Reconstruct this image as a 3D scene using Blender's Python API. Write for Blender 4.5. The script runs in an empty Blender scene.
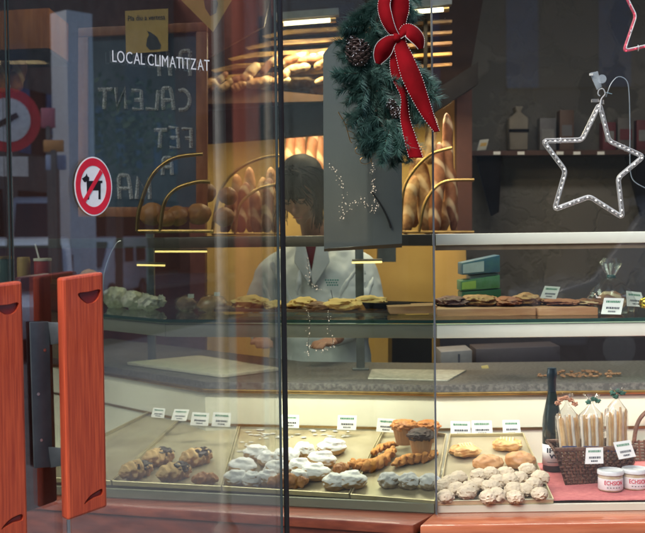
import bpy, bmesh, math, random
from mathutils import Vector, Matrix, noise
R = math.radians
random.seed(7)
S = bpy.context.scene
COL = S.collection
# ------------------------------------------------------------------ camera
F_PX, CX, CY, EYE = 1100.0, 322.5, 266.5, 1.45
PITCH, ROLL = math.atan(31.5 / F_PX), R(0.72)
fwd = Vector((0, math.cos(PITCH), -math.sin(PITCH)))
r0 = Vector((1, 0, 0)); u0 = Vector((0, math.sin(PITCH), math.cos(PITCH)))
right = r0 * math.cos(ROLL) - u0 * math.sin(ROLL)
up = r0 * math.sin(ROLL) + u0 * math.cos(ROLL)
cam_d = bpy.data.cameras.new('camera'); cam = bpy.data.objects.new('camera', cam_d); COL.objects.link(cam)
m = Matrix((right, up, -fwd)).transposed().to_4x4(); m.translation = (0, 0, EYE)
cam.matrix_world = m
cam_d.sensor_width = 36; cam_d.lens = F_PX * 36 / 645; cam_d.clip_start = .05; cam_d.clip_end = 500
cam_d.dof.use_dof = True; cam_d.dof.focus_distance = 2.8; cam_d.dof.aperture_fstop = 7.5
S.camera = cam
# ------------------------------------------------------------------ world, sun, exposure
W = bpy.data.worlds.new('World'); S.world = W; W.use_nodes = True
nt = W.node_tree; bg = nt.nodes['Background']; sky = nt.nodes.new('ShaderNodeTexSky')
sky.sky_type = 'NISHITA'; sky.sun_disc = False; sky.sun_elevation = R(42); sky.sun_rotation = R(212)
nt.links.new(sky.outputs[0], bg.inputs[0]); bg.inputs[1].default_value = .15
sl = bpy.data.lights.new('sun', 'SUN'); sl.energy = 2.2; sl.angle = R(40); sl.color = (1, .95, .88)
so = bpy.data.objects.new('sun', sl); COL.objects.link(so)
so.rotation_euler = (R(48), 0, R(-32)); so.location = (0, -5, 20)
S.view_settings.view_transform = 'Standard'; S.view_settings.look = 'None'; S.view_settings.gamma = 1
S.view_settings.exposure = 1.05
S.render.engine = 'CYCLES'
S.cycles.use_denoising = True; S.cycles.transparent_max_bounces = 24; S.cycles.max_bounces = 8
S.cycles.caustics_reflective = False; S.cycles.caustics_refractive = False
# ------------------------------------------------------------------ pixel -> world
def ray(px, py): return fwd * F_PX + right * (px - CX) + up * (CY - py)
def P(px, py, Y):
    d = ray(px, py); t = Y / d.y; return Vector((d.x * t, Y, EYE + d.z * t))
def PZ(px, py, z):
    d = ray(px, py); t = (z - EYE) / d.z; return Vector((d.x * t, d.y * t, z))
def PP(px, py, p0, n):
    o = Vector((0, 0, EYE)); d = ray(px, py); t = (p0 - o).dot(n) / d.dot(n); return o + d * t
def M(Y): return Y / F_PX      # metres per photo pixel at depth Y
# ------------------------------------------------------------------ materials
MATS = {}
def mat(name, c, rough=.6, metal=0, c2=None, scale=30, bump=0, stretch=(1, 1, 1), detail=4, spec=.5, lo=.35, hi=.65, coat=0, alpha=1, trans=0, bscale=None, emit=None, es=0):
    if name in MATS: return MATS[name]
    mt = bpy.data.materials.new(name); mt.use_nodes = True; n = mt.node_tree; b = n.nodes['Principled BSDF']
    b.inputs['Roughness'].default_value = rough; b.inputs['Metallic'].default_value = metal
    b.inputs['Specular IOR Level'].default_value = spec; b.inputs['Coat Weight'].default_value = coat
    b.inputs['Alpha'].default_value = alpha; b.inputs['Transmission Weight'].default_value = trans
    tc = n.nodes.new('ShaderNodeTexCoord'); mp = n.nodes.new('ShaderNodeMapping'); mp.inputs['Scale'].default_value = stretch
    n.links.new(tc.outputs['Object'], mp.inputs[0])
    nz = n.nodes.new('ShaderNodeTexNoise'); nz.inputs['Scale'].default_value = scale; nz.inputs['Detail'].default_value = detail
    n.links.new(mp.outputs[0], nz.inputs[0])
    cr = n.nodes.new('ShaderNodeValToRGB'); cr.color_ramp.elements[0].position = lo; cr.color_ramp.elements[1].position = hi
    c2 = c2 or tuple(v * .82 for v in c)
    cr.color_ramp.elements[0].color = (*c2, 1); cr.color_ramp.elements[1].color = (*c, 1)
    n.links.new(nz.outputs[0], cr.inputs[0]); n.links.new(cr.outputs[0], b.inputs['Base Color'])
    if bump:
        bp = n.nodes.new('ShaderNodeBump'); bp.inputs['Strength'].default_value = bump; bp.inputs['Distance'].default_value = .004
        n2 = n.nodes.new('ShaderNodeTexNoise'); n2.inputs['Scale'].default_value = bscale or scale * 2; n.links.new(mp.outputs[0], n2.inputs[0])
        n.links.new(n2.outputs[0], bp.inputs['Height']); n.links.new(bp.outputs[0], b.inputs['Normal'])
    if emit:
        b.inputs['Emission Color'].default_value = (*emit, 1); b.inputs['Emission Strength'].default_value = es
    MATS[name] = mt; return mt
def glass(name, tint=(.9, .95, .92), f0=.04, dirt=0.0):
    if name in MATS: return MATS[name]
    mt = bpy.data.materials.new(name); mt.use_nodes = True; n = mt.node_tree; n.nodes.remove(n.nodes['Principled BSDF'])
    out = n.nodes['Material Output']; tr = n.nodes.new('ShaderNodeBsdfTransparent'); tr.inputs[0].default_value = (*tint, 1)
    gl = n.nodes.new('ShaderNodeBsdfGlossy'); gl.inputs['Roughness'].default_value = 0
    lw = n.nodes.new('ShaderNodeLayerWeight'); lw.inputs[0].default_value = .5
    pw = n.nodes.new('ShaderNodeMath'); pw.operation = 'POWER'; pw.inputs[1].default_value = 5; n.links.new(lw.outputs['Facing'], pw.inputs[0])
    ml = n.nodes.new('ShaderNodeMath'); ml.operation = 'MULTIPLY_ADD'; ml.inputs[1].default_value = 1 - f0; ml.inputs[2].default_value = f0
    n.links.new(pw.outputs[0], ml.inputs[0]); mx = n.nodes.new('ShaderNodeMixShader')
    n.links.new(ml.outputs[0], mx.inputs[0]); n.links.new(tr.outputs[0], mx.inputs[1]); n.links.new(gl.outputs[0], mx.inputs[2])
    last = mx
    if dirt:   # faint smears of dust on the pane
        df = n.nodes.new('ShaderNodeBsdfDiffuse'); df.inputs[0].default_value = (.7, .7, .68, 1)
        tc = n.nodes.new('ShaderNodeTexCoord'); nz = n.nodes.new('ShaderNodeTexNoise'); nz.inputs['Scale'].default_value = 3; nz.inputs['Detail'].default_value = 8
        n.links.new(tc.outputs['Object'], nz.inputs[0]); cr = n.nodes.new('ShaderNodeMapRange'); cr.inputs[1].default_value = .45; cr.inputs[2].default_value = .8; cr.inputs[3].default_value = dirt * .3; cr.inputs[4].default_value = dirt * 2
        n.links.new(nz.outputs[0], cr.inputs[0]); m2 = n.nodes.new('ShaderNodeMixShader'); n.links.new(cr.outputs[0], m2.inputs[0]); n.links.new(mx.outputs[0], m2.inputs[1]); n.links.new(df.outputs[0], m2.inputs[2]); last = m2
    n.links.new(last.outputs[0], out.inputs[0]); MATS[name] = mt; return mt
def emis(name, c, s):
    if name in MATS: return MATS[name]
    mt = bpy.data.materials.new(name); mt.use_nodes = True; n = mt.node_tree; b = n.nodes['Principled BSDF']
    b.inputs['Base Color'].default_value = (*c, 1); b.inputs['Emission Color'].default_value = (*c, 1); b.inputs['Emission Strength'].default_value = s
    MATS[name] = mt; return mt
def topcoat(name, top, side, scale=60, thr=.45, rough=.8, gap=.5):
    """a pastry whose top carries sugar or chocolate, following its shape"""
    if name in MATS: return MATS[name]
    mt = mat(name, side, rough, c2=tuple(v * .6 for v in side), scale=scale, bump=.5)
    n = mt.node_tree; b = n.nodes['Principled BSDF']; src = b.inputs['Base Color'].links[0].from_socket
    tc = n.nodes.new('ShaderNodeTexCoord'); sx = n.nodes.new('ShaderNodeSeparateXYZ'); n.links.new(tc.outputs['Normal'], sx.inputs[0])
    nz = n.nodes.new('ShaderNodeTexNoise'); nz.inputs['Scale'].default_value = scale * .8; nz.inputs['Detail'].default_value = 5; n.links.new(tc.outputs['Object'], nz.inputs[0])
    ad = n.nodes.new('ShaderNodeMath'); ad.operation = 'MULTIPLY_ADD'; ad.inputs[1].default_value = gap; n.links.new(nz.outputs[0], ad.inputs[0]); n.links.new(sx.outputs['Z'], ad.inputs[2])
    mr = n.nodes.new('ShaderNodeMapRange'); mr.inputs[1].default_value = thr + gap * .5 - .12; mr.inputs[2].default_value = thr + gap * .5 + .12; n.links.new(ad.outputs[0], mr.inputs[0])
    mx = n.nodes.new('ShaderNodeMix'); mx.data_type = 'RGBA'; n.links.new(mr.outputs[0], mx.inputs['Factor']); n.links.new(src, mx.inputs['A']); mx.inputs['B'].default_value = (*top, 1)
    n.links.new(mx.outputs['Result'], b.inputs['Base Color']); return mt
# ------------------------------------------------------------------ mesh helpers
class MB:
    def __init__(s): s.bm = bmesh.new()
    def poly_prism(s, pts, off):
        """closed polygon of world points extruded by the vector off"""
        off = Vector(off); a = [s.bm.verts.new(p) for p in pts]; b = [s.bm.verts.new(Vector(p) + off) for p in pts]; n = len(pts)
        s.bm.faces.new(a[::-1]); s.bm.faces.new(b)
        for i in range(n): s.bm.faces.new((a[i], a[(i + 1) % n], b[(i + 1) % n], b[i]))
        return s
    def slab(s, px, Y, th): return s.poly_prism([P(x, y, Y) for x, y in px], (0, th, 0))
    def box(s, c, size, rz=0, rx=0, ry=0):
        mt = Matrix.Translation(c) @ Matrix.Rotation(rz, 4, 'Z') @ Matrix.Rotation(ry, 4, 'Y') @ Matrix.Rotation(rx, 4, 'X') @ Matrix.Diagonal((*size, 1))
        bmesh.ops.create_cube(s.bm, size=1, matrix=mt); return s
    def pbox(s, x0, y0, x1, y1, Y, dep):
        c = P((x0 + x1) / 2, (y0 + y1) / 2, Y); return s.box((c.x, Y + dep / 2, c.z), ((x1 - x0) * M(Y), dep, (y1 - y0) * M(Y)))
    def tube(s, pts, r, seg=8, closed=False):
        pts = [Vector(p) for p in pts]; n = len(pts); rings = []
        rr = r if isinstance(r, (list, tuple)) else [r] * n; prev = None
        for i, p in enumerate(pts):
            a = pts[(i - 1) % n] if (closed or i > 0) else p; b = pts[(i + 1) % n] if (closed or i < n - 1) else p
            t = (b - a).normalized() if (b - a).length > 1e-9 else Vector((0, 0, 1))
            if prev is None: h = Vector((0, 0, 1)) if abs(t.z) < .9 else Vector((1, 0, 0)); u = t.cross(h).normalized()
            else: u = (prev - t * prev.dot(t)).normalized()
            prev = u; v = t.cross(u)
            rings.append([s.bm.verts.new(p + (u * math.cos(2 * math.pi * k / seg) + v * math.sin(2 * math.pi * k / seg)) * rr[i]) for k in range(seg)])
        for i in range(n if closed else n - 1):
            A = rings[i]; B = rings[(i + 1) % n]
            for k in range(seg): s.bm.faces.new((A[k], A[(k + 1) % seg], B[(k + 1) % seg], B[k]))
        if not closed: s.bm.faces.new(rings[0][::-1]); s.bm.faces.new(rings[-1])
        return s
    def lathe(s, prof, c=(0, 0, 0), seg=24, sx=1, sy=1):
        c = Vector(c); rings = []
        for r, z in prof: rings.append([s.bm.verts.new(c + Vector((r * sx * math.cos(2 * math.pi * k / seg), r * sy * math.sin(2 * math.pi * k / seg), z))) for k in range(seg)])
        for A, B in zip(rings, rings[1:]):
            for k in range(seg): s.bm.faces.new((A[k], A[(k + 1) % seg], B[(k + 1) % seg], B[k]))
        s.bm.faces.new(rings[0][::-1]); s.bm.faces.new(rings[-1]); return s
    def blob(s, c, r, seed=0, amp=.1, freq=3, sub=3, rot=None, fn=None):
        r = Vector(r) if not isinstance(r, (int, float)) else Vector((r, r, r))
        tmp = bmesh.ops.create_icosphere(s.bm, subdivisions=sub, radius=1)['verts']
        o = Vector((seed * 13.7, seed * 7.1, seed * 3.3)); rm = rot.to_3x3() if rot else Matrix.Identity(3)
        for v in tmp:
            d = v.co.normalized(); k = 1 + amp * (noise.noise(d * freq + o) + .5 * noise.noise(d * freq * 2.3 + o))
            if fn: k *= fn(d)
            v.co = Vector(c) + rm @ Vector((d.x * k * r.x, d.y * k * r.y, d.z * k * r.z))
        return s
    def build(s, name, material, parent=None, origin=None, smooth=True, mods=None, bevel=0):
        bm = s.bm; bmesh.ops.recalc_face_normals(bm, faces=bm.faces)
        if parent is not None:
            o = Vector((0, 0, 0)); q = parent
            while q is not None: o += q.location; q = q.parent
        elif origin is not None: o = Vector(origin)
        else:
            vs = [v.co for v in bm.verts]; o = Vector(((min(v.x for v in vs) + max(v.x for v in vs)) / 2, (min(v.y for v in vs) + max(v.y for v in vs)) / 2, min(v.z for v in vs)))
        for v in bm.verts: v.co -= o
        me = bpy.data.meshes.new(name); bm.to_mesh(me); bm.free(); me.materials.append(material)
        for p in me.polygons: p.use_smooth = smooth
        ob = bpy.data.objects.new(name, me); COL.objects.link(ob)
        if parent is not None: ob.parent = parent
        else: ob.location = o
        if bevel:
            b = ob.modifiers.new('b', 'BEVEL'); b.width = bevel; b.segments = 2; b.limit_method = 'ANGLE'
        if smooth and not mods:
            e = ob.modifiers.new('e', 'EDGE_SPLIT'); e.split_angle = R(40)
        for k in (mods or []):
            if k[0] == 'remesh': q = ob.modifiers.new('r', 'REMESH'); q.mode = 'VOXEL'; q.voxel_size = k[1]; q.use_smooth_shade = True
            if k[0] == 'smooth': q = ob.modifiers.new('s', 'SMOOTH'); q.iterations = k[1]; q.factor = .5
            if k[0] == 'solid': q = ob.modifiers.new('so', 'SOLIDIFY'); q.thickness = k[1]
            if k[0] == 'disp':
                tx = bpy.data.textures.get('t%g' % k[2]) or bpy.data.textures.new('t%g' % k[2], 'CLOUDS'); tx.noise_scale = k[2]; tx.noise_depth = 3; q = ob.modifiers.new('d', 'DISPLACE'); q.texture = tx; q.strength = k[1]; q.mid_level = .42 if k[2] > .04 else .5; q.texture_coords = 'GLOBAL' if k[0] == 'x' else 'LOCAL'
            if k[0] == 'subd': q = ob.modifiers.new('sd', 'SUBSURF'); q.levels = q.render_levels = k[1]
        return ob
def tag(o, label, cat, group=None, kind=None):
    if label: o['label'] = label
    if cat: o['category'] = cat
    if group: o['group'] = group
    if kind: o['kind'] = kind
    return o
def thing(name, label, cat, loc, group=None):
    o = bpy.data.objects.new(name, None); o.empty_display_size = .05; COL.objects.link(o); o.location = loc; return tag(o, label, cat, group)
def struct(o): o['kind'] = 'structure'; return o
def dup(root, loc, rz=None, label=None, scale=None):
    def cp(o, par):
        c = o.copy(); COL.objects.link(c)
        if par is not None: c.parent = par
        for ch in o.children: cp(ch, c)
        return c
    c = cp(root, None); c.location = loc
    if rz is not None: c.rotation_euler.z = rz
    if scale: c.scale = scale
    if label: c['label'] = label
    return c
def text_bm(txt, size=1, extrude=.01, bold=0, space=1):
    cu = bpy.data.curves.new('t', 'FONT'); cu.body = txt; cu.size = size; cu.extrude = extrude; cu.offset = bold; cu.space_character = space; cu.resolution_u = 4
    ob = bpy.data.objects.new('t', cu); COL.objects.link(ob); dg = bpy.context.evaluated_depsgraph_get(); dg.update()
    me = bpy.data.meshes.new_from_object(ob.evaluated_get(dg)); bm = bmesh.new(); bm.from_mesh(me)
    bpy.data.objects.remove(ob); bpy.data.curves.remove(cu); bpy.data.meshes.remove(me)
    return bm
def text_on(txt, name, material, parent, origin, ux, uy, width, height, th=.0006, bold=0, space=1):
    """lettering spanning width x height on a plane with axes ux (along), uy (up)"""
    if space == 'even':     # every letter by its own width and one gap
        bm = bmesh.new(); cur = 0
        for ch in txt:
            if ch == ' ': cur += .22; continue
            b1 = text_bm(ch, 1, .5, bold); lo = min(v.co.x for v in b1.verts); hi = max(v.co.x for v in b1.verts)
            for v in b1.verts: v.co.x += cur - lo
            me = bpy.data.meshes.new('t'); b1.to_mesh(me); bm.from_mesh(me); bpy.data.meshes.remove(me); cur += hi - lo + (.07 if ch in 'LAT' else .15)
    else: bm = text_bm(txt, 1, .5, bold, space)
    xs = [v.co.x for v in bm.verts]; ys = [v.co.y for v in bm.verts]
    x0, x1, y0, y1 = min(xs), max(xs), min(ys), max(ys); n = ux.cross(uy).normalized(); mb = MB(); mb.bm.free(); mb.bm = bm
    for v in bm.verts: v.co = origin + ux * ((v.co.x - x0) / (x1 - x0) * width) + uy * ((v.co.y - y0) / (y1 - y0) * height) + n * (v.co.z * th)
    return mb.build(name, material, parent, smooth=False)
def smooth_path(pts, n=6, closed=False):
    out = []; N = len(pts); pts = [Vector(p) for p in pts]
    for i in range(N if closed else N - 1):
        g = lambda k: pts[k % N] if closed else pts[max(0, min(N - 1, k))]
        p0, p1, p2, p3 = g(i - 1), g(i), g(i + 1), g(i + 2)
        for k in range(n):
            t = k / n; out.append(.5 * ((2 * p1) + (p2 - p0) * t + (2 * p0 - 5 * p1 + 4 * p2 - p3) * t * t + (3 * p1 - p0 - 3 * p2 + p3) * t ** 3))
    if not closed: out.append(pts[-1])
    return out
# palette
wood_red = mat('wood_red', (.60, .095, .032), .42, c2=(.34, .038, .016), scale=60, stretch=(5, 5, .16), detail=12, coat=.2, bump=.12, lo=.3, hi=.68)
wood_red_dim = mat('wood_red_dim', (.14, .03, .018), .4, c2=(.08, .016, .01), scale=14, stretch=(5, 5, .5), detail=8)
wood_sill = mat('wood_sill', (.50, .155, .07), .24, c2=(.34, .085, .038), scale=8, stretch=(.6, 6, 6), detail=8, coat=.5)
cream = mat('cream_paint', (.70, .70, .58), .5, c2=(.66, .65, .53), scale=6)
white = mat('white_plastic', (.8, .8, .77), .4)
brass = mat('brass', (.50, .33, .12), .35, 1, c2=(.36, .23, .08))
steel = mat('steel', (.55, .57, .58), .25, 1)
dsteel = mat('dull_steel', (.13, .15, .155), .42, .35, c2=(.09, .105, .11), scale=20)
black = mat('black_rubber', (.012, .013, .014), .35)
granite = mat('granite', (.12, .118, .115), .5, c2=(.06, .06, .062), scale=90, detail=2, lo=.4, hi=.6)
tray_m = mat('tray_metal', (.56, .50, .34), .35, .35, c2=(.42, .36, .23), scale=9)
yellow_wall = mat('yellow_plaster', (.70, .49, .17), .8, c2=(.58, .38, .12), scale=3)
maroon = mat('maroon_panel', (.12, .035, .03), .5, c2=(.08, .022, .02), scale=4, stretch=(4, 4, .6))
print_m = mat('dark_print', (.03, .035, .06), .7); green_p = mat('green_print', (.02, .22, .10), .7); red_p = mat('red_print', (.6, .04, .08), .6)
card_m = mat('white_card', (.86, .87, .84), .6, c2=(.83, .84, .81))
# ------------------------------------------------------------------ shop line geometry
def plane_dir(a, b): d = (b - a); d.z = 0; return d.normalized()
B3 = P(435.5, 350, 3.0)                        # corner of the shop window
C3 = P(100, 350, 3.24); dAng = plane_dir(B3, C3)   # angled pane runs back to the left
DA = P(12, 266, 2.16); DB = P(282, 266, 2.56); dD = plane_dir(DA, DB); nD = Vector((dD.y, -dD.x, 0))   # door plane, normal to the street
upz = Vector((0, 0, 1))
def mirr(p): return p - nD * (2 * (p - DA).dot(nD))
def onD(px, py, off=0): return PP(px, py, DA + nD * off, nD)
def hseg(a, b, z0, z1, th, mb, side=1):       # vertical sheet between two plan points
    d = plane_dir(a, b); n = Vector((-d.y, d.x, 0)) * th * side
    a = Vector((a.x, a.y, z0)); b = Vector((b.x, b.y, z0)); return mb.poly_prism([a, b, b + n, a + n], (0, 0, z1 - z0))
# ================================================================== SETTING: street
def plane(name, x0, y0, x1, y1, z, m_, th=.2):
    o = MB().box(((x0 + x1) / 2, (y0 + y1) / 2, z - th / 2), (x1 - x0, y1 - y0, th)).build(name, m_, smooth=False); return struct(o)
asphalt = mat('asphalt', (.055, .055, .058), .85, c2=(.04, .04, .043), scale=80, bump=.4)
paving = mat('paving', (.22, .21, .20), .8, c2=(.16, .155, .15), scale=5, bump=.3)
plane('pavement', -30, -3.2, 60, 2.75, 0, paving); plane('road', -30, -9.8, 60, -3.2, -.12, asphalt); plane('ground', -250, -250, 250, 250, -.34, asphalt, .1)
plane('far_pavement', -30, -13, 60, -9.8, 0, paving)
tilem = mat('shop_tile', (.09, .07, .06), .5, c2=(.06, .045, .04), scale=12)
plane('shop_floor', -4, 2.75, 5, 7.2, .004, tilem)
dark_ceiling = mat('dark_ceiling', (.035, .03, .028), .7)
plane('ceiling', -4, 3.30, 5, 7.2, 3.1, dark_ceiling, .1)
facade_m = mat('facade_stone', (.20, .18, .16), .85, c2=(.13, .12, .11), scale=2, detail=8)
# building across the road: wall, shop openings, windows with shutters
bld = thing('street_building', 'dark stone street building across the road with blue shuttered windows', 'building', (15, -13.2, 0))
mbw = MB()
mbw.box((15, -13.6, 5.5), (90, .8, 11)); mbw.build('wall', facade_m, bld, smooth=False)
blue_sh = mat('blue_shutter', (.10, .20, .38), .5, c2=(.06, .12, .25), scale=3); dkw = mat('dark_opening', (.02, .022, .026), .2)
pale_st = mat('pale_stone', (.22, .22, .22), .7)
for k in range(-6, 13):
    x = k * 3.3 + 1
    w = MB().box((x, -13.17, 4.9), (1.2, .06, 1.9)).build('window', dkw, bld, smooth=False)
    MB().box((x - .8, -13.14, 4.9), (.55, .08, 1.9)).build('shutter', blue_sh, bld, smooth=False)
    MB().box((x + .8, -13.14, 4.9), (.55, .08, 1.9)).build('shutter', blue_sh, bld, smooth=False)
    MB().box((x, -13.15, 1.5), (2.3, .1, 2.7)).build('shop_opening', dkw, bld, smooth=False)
eb = thing('street_building', 'red brown brick building closing the end of the street', 'building', (40, -5, 0))
MB().box((40, -6, 9), (3, 26, 18)).build('wall', mat('red_brick', (.30, .10, .065), .8, c2=(.20, .06, .04), scale=2, detail=8), eb, smooth=False)
for k in range(5):
    for j in range(4): MB().box((38.46, -14 + k * 4.2, 2.2 + j * 3.4), (.08, 1.3, 1.9)).build('window', dkw, eb, smooth=False)
# van in the street (seen mirrored in the door)
def van(loc, rz, label, bodym):
    t = thing('parked_van', label, 'van', (0, 0, 0), 'vans parked along the road'); mb = MB()
    prof = [(-2.3, .35), (2.2, .35), (2.3, .9), (1.75, 1.05), (1.15, 1.85), (.8, 1.98), (-2.15, 2.0), (-2.3, 1.7)]
    mb.poly_prism([Vector((x, -.85, z)) for x, z in prof], (0, 1.7, 0)); mb.build('body', bodym, t, bevel=.06)
    for sx, w in ((.85, .5), (-.2, .8), (-1.4, .9)):
        for sy in (-1, 1): MB().box((sx, sy * .86, 1.45), (w, .03, .45)).build('window', dkw, t, smooth=False)
    MB().poly_prism([Vector((1.74, -.7, 1.12)), Vector((1.2, -.7, 1.82)), Vector((1.23, -.7, 1.85)), Vector((1.80, -.7, 1.13))], (0, 1.4, 0)).build('windscreen', dkw, t, smooth=False)
    for sx in (-1.5, 1.5):
        for sy in (-1, 1):
            w = MB().tube([Vector((sx, sy * .72, .33)), Vector((sx, sy * .9, .33))], .33, 20).build('wheel', black, t)
            MB().tube([Vector((sx, sy * .89, .33)), Vector((sx, sy * .92, .33))], .18, 16).build('rim', steel, w)
    for sy in (-.6, .6): MB().box((2.31, sy, .8), (.05, .3, .16)).build('headlight', white, t, bevel=.02)
    t.location = loc; t.rotation_euler.z = rz; return t
paint_w = mat('van_paint', (.75, .8, .86), .25, coat=.6); paint_g = mat('van_paint_grey', (.35, .36, .38), .25, coat=.6)
vp = mirr(P(52, 225, 30)); vn = van((vp.x, vp.y, -.12), R(158), 'tall pale van parked far along the road', paint_w); vn.scale = (1, 1.1, 1.35)
van((4.6, -6.6, -.12), R(178), 'grey van parked right across the road', paint_g)
def rect_at(name, label, cat, px0, px1, y0, y1, D, m_, th=.12, parts=None):
    a = mirr(P(px0, 250, D)); b = mirr(P(px1, 250, D)); z0 = max(0, P((px0 + px1) / 2, y1, D).z); z1 = P((px0 + px1) / 2, y0, D).z; c = (a + b) / 2; w = (a - b).length; ang = math.atan2((b - a).y, (b - a).x)
    t = thing(name, label, cat, (c.x, c.y, z0)); MB().box((c.x, c.y, (z0 + z1) / 2), (w, th, z1 - z0), rz=ang).build('panel', m_, t, bevel=.01)
    MB().box((c.x, c.y, z0 / 2 + .01), (w * .12 + .03, .06, z0 + .02), rz=ang).build('stand', dsteel, t, smooth=False); return t
rect_at('added_banner', 'tall red brown cloth banner added on the pavement for its door reflection', 'banner', 236, 262, -20, 460, 7.5, mat('banner_red', (.50, .13, .08), .8, c2=(.30, .06, .035), scale=3, stretch=(4, 4, .3)))  # banners added so the door glass mirrors reddish and beige bands
rect_at('added_banner', 'beige narrow cloth banner added beside the red one for its door reflection', 'banner', 268, 274, -20, 480, 7.0, mat('banner_beige', (.5, .42, .3), .8))
rect_at('parking_sign', 'orange and blue notice board beyond the road sign', 'sign', 46, 66, 140, 152, 12, mat('sign_orange', (.6, .30, .10), .5), .04)
rect_at('parking_sign', 'pale blue notice plate under the orange board', 'sign', 48, 68, 155, 170, 12.1, mat('sign_blue', (.35, .5, .75), .5), .04)
rect_at('shop_poster', 'pink poster board on the far pavement', 'poster', 44, 58, 108, 128, 14, mat('pink_board', (.5, .16, .22), .5), .04)
for _i, (_x, _D, _w) in enumerate([(14, 16, 26), (96, 27, 30)]):
    _v = mirr(P(_x, 250, _D)); _q = dup(vn, (_v.x, _v.y, -.12), R(150 + 20 * _i), ['second pale van nearest the road sign', 'small pale van behind the tall one'][_i], (1, .9, .8))
random.seed(17)
tp = mirr(P(118, 250, 22)); tr_ = thing('street_tree', 'small street tree with thin dark crown on the far pavement', 'tree', (tp.x, tp.y, -.05)); MB().tube([tp * 1 - Vector((0, 0, tp.z)), Vector((tp.x + .1, tp.y, 1.6)), Vector((tp.x, tp.y + .1, 3.0))], [.09, .07, .04], 10).build('trunk', mat('bark', (.12, .09, .07), .9), tr_)
lf = MB()
for k in range(900):
    d = Vector((random.gauss(0, 1), random.gauss(0, 1), random.gauss(0, .8))); d = d.normalized() * random.uniform(.4, 1.25); c_ = Vector((tp.x, tp.y, 3.6)) + d; u_ = Vector((random.uniform(-1, 1), random.uniform(-1, 1), random.uniform(-1, 1))).normalized() * .09; w_ = u_.cross(Vector((.3, .5, .8))).normalized() * .05
    lf.bm.faces.new([lf.bm.verts.new(c_ + u_), lf.bm.verts.new(c_ + w_), lf.bm.verts.new(c_ - u_), lf.bm.verts.new(c_ - w_)])
lf.build('crown', mat('leaf', (.07, .10, .03), .7), tr_, smooth=False)
# no-entry style road sign on a post
sc_ = mirr(P(8, 120, 10)); tocam = (mirr(Vector((0, 0, EYE))) - mirr(P(8, 120, 10))); tocam = Vector((DA.x - sc_.x, DA.y - sc_.y, 0)).normalized(); sd = Vector((-tocam.y, tocam.x, 0))
rs = thing('road_sign', 'round white road sign with red rim on a steel post', 'road sign', (sc_.x, sc_.y, 0))
MB().tube([Vector((sc_.x, sc_.y, 0)) - tocam * .04, Vector((sc_.x, sc_.y, 2.85)) - tocam * .04], .03, 12).build('post', steel, rs)
MB().tube([sc_ - tocam * .008, sc_ + tocam * .004], .29, 40).build('rim', mat('sign_red', (.75, .04, .06), .4), rs)
MB().tube([sc_ + tocam * .004, sc_ + tocam * .009], .2, 40).build('disc', mat('sign_white', (.85, .87, .88), .4), rs)
MB().box(sc_ + tocam * .012, (.2, .006, .05), rz=math.atan2(sd.y, sd.x), ry=.5).build('emblem', mat('sign_red'if 0 else 'sign_black', (.03, .03, .03), .5), rs, smooth=False)
MB().box(sc_ + tocam * .012 + Vector((0, 0, -.42)), (.34, .01, .18), rz=math.atan2(sd.y, sd.x)).build('plate', white, rs, smooth=False)
# pale pier and slim pole further along the pavement
pc = mirr(P(73, 100, 20)); MBp = MB().box((pc.x, pc.y, 2.7), (.55, .5, 5.6), rz=.5)
tag(MBp.build('stone_pier', mat('pier_paint', (.72, .76, .82), .6), smooth=False), 'pale blue grey square pier on the far street side', 'pier')
pl = mirr(P(220, 100, 5.2)); t = thing('street_pole', 'slim pale painted pole standing on the pavement', 'pole', (pl.x, pl.y, 0))
MB().lathe([(.06, 0), (.06, .06), (.026, .1), (.024, 4.2)], (pl.x, pl.y, 0), 16).build('shaft', mat('pole_paint', (.42, .40, .35), .5), t)
MB().lathe([(.019, 0), (.05, .04), (.05, .1), (.01, .16)], (pl.x, pl.y, 4.2), 16).build('cap', dsteel, t)
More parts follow.
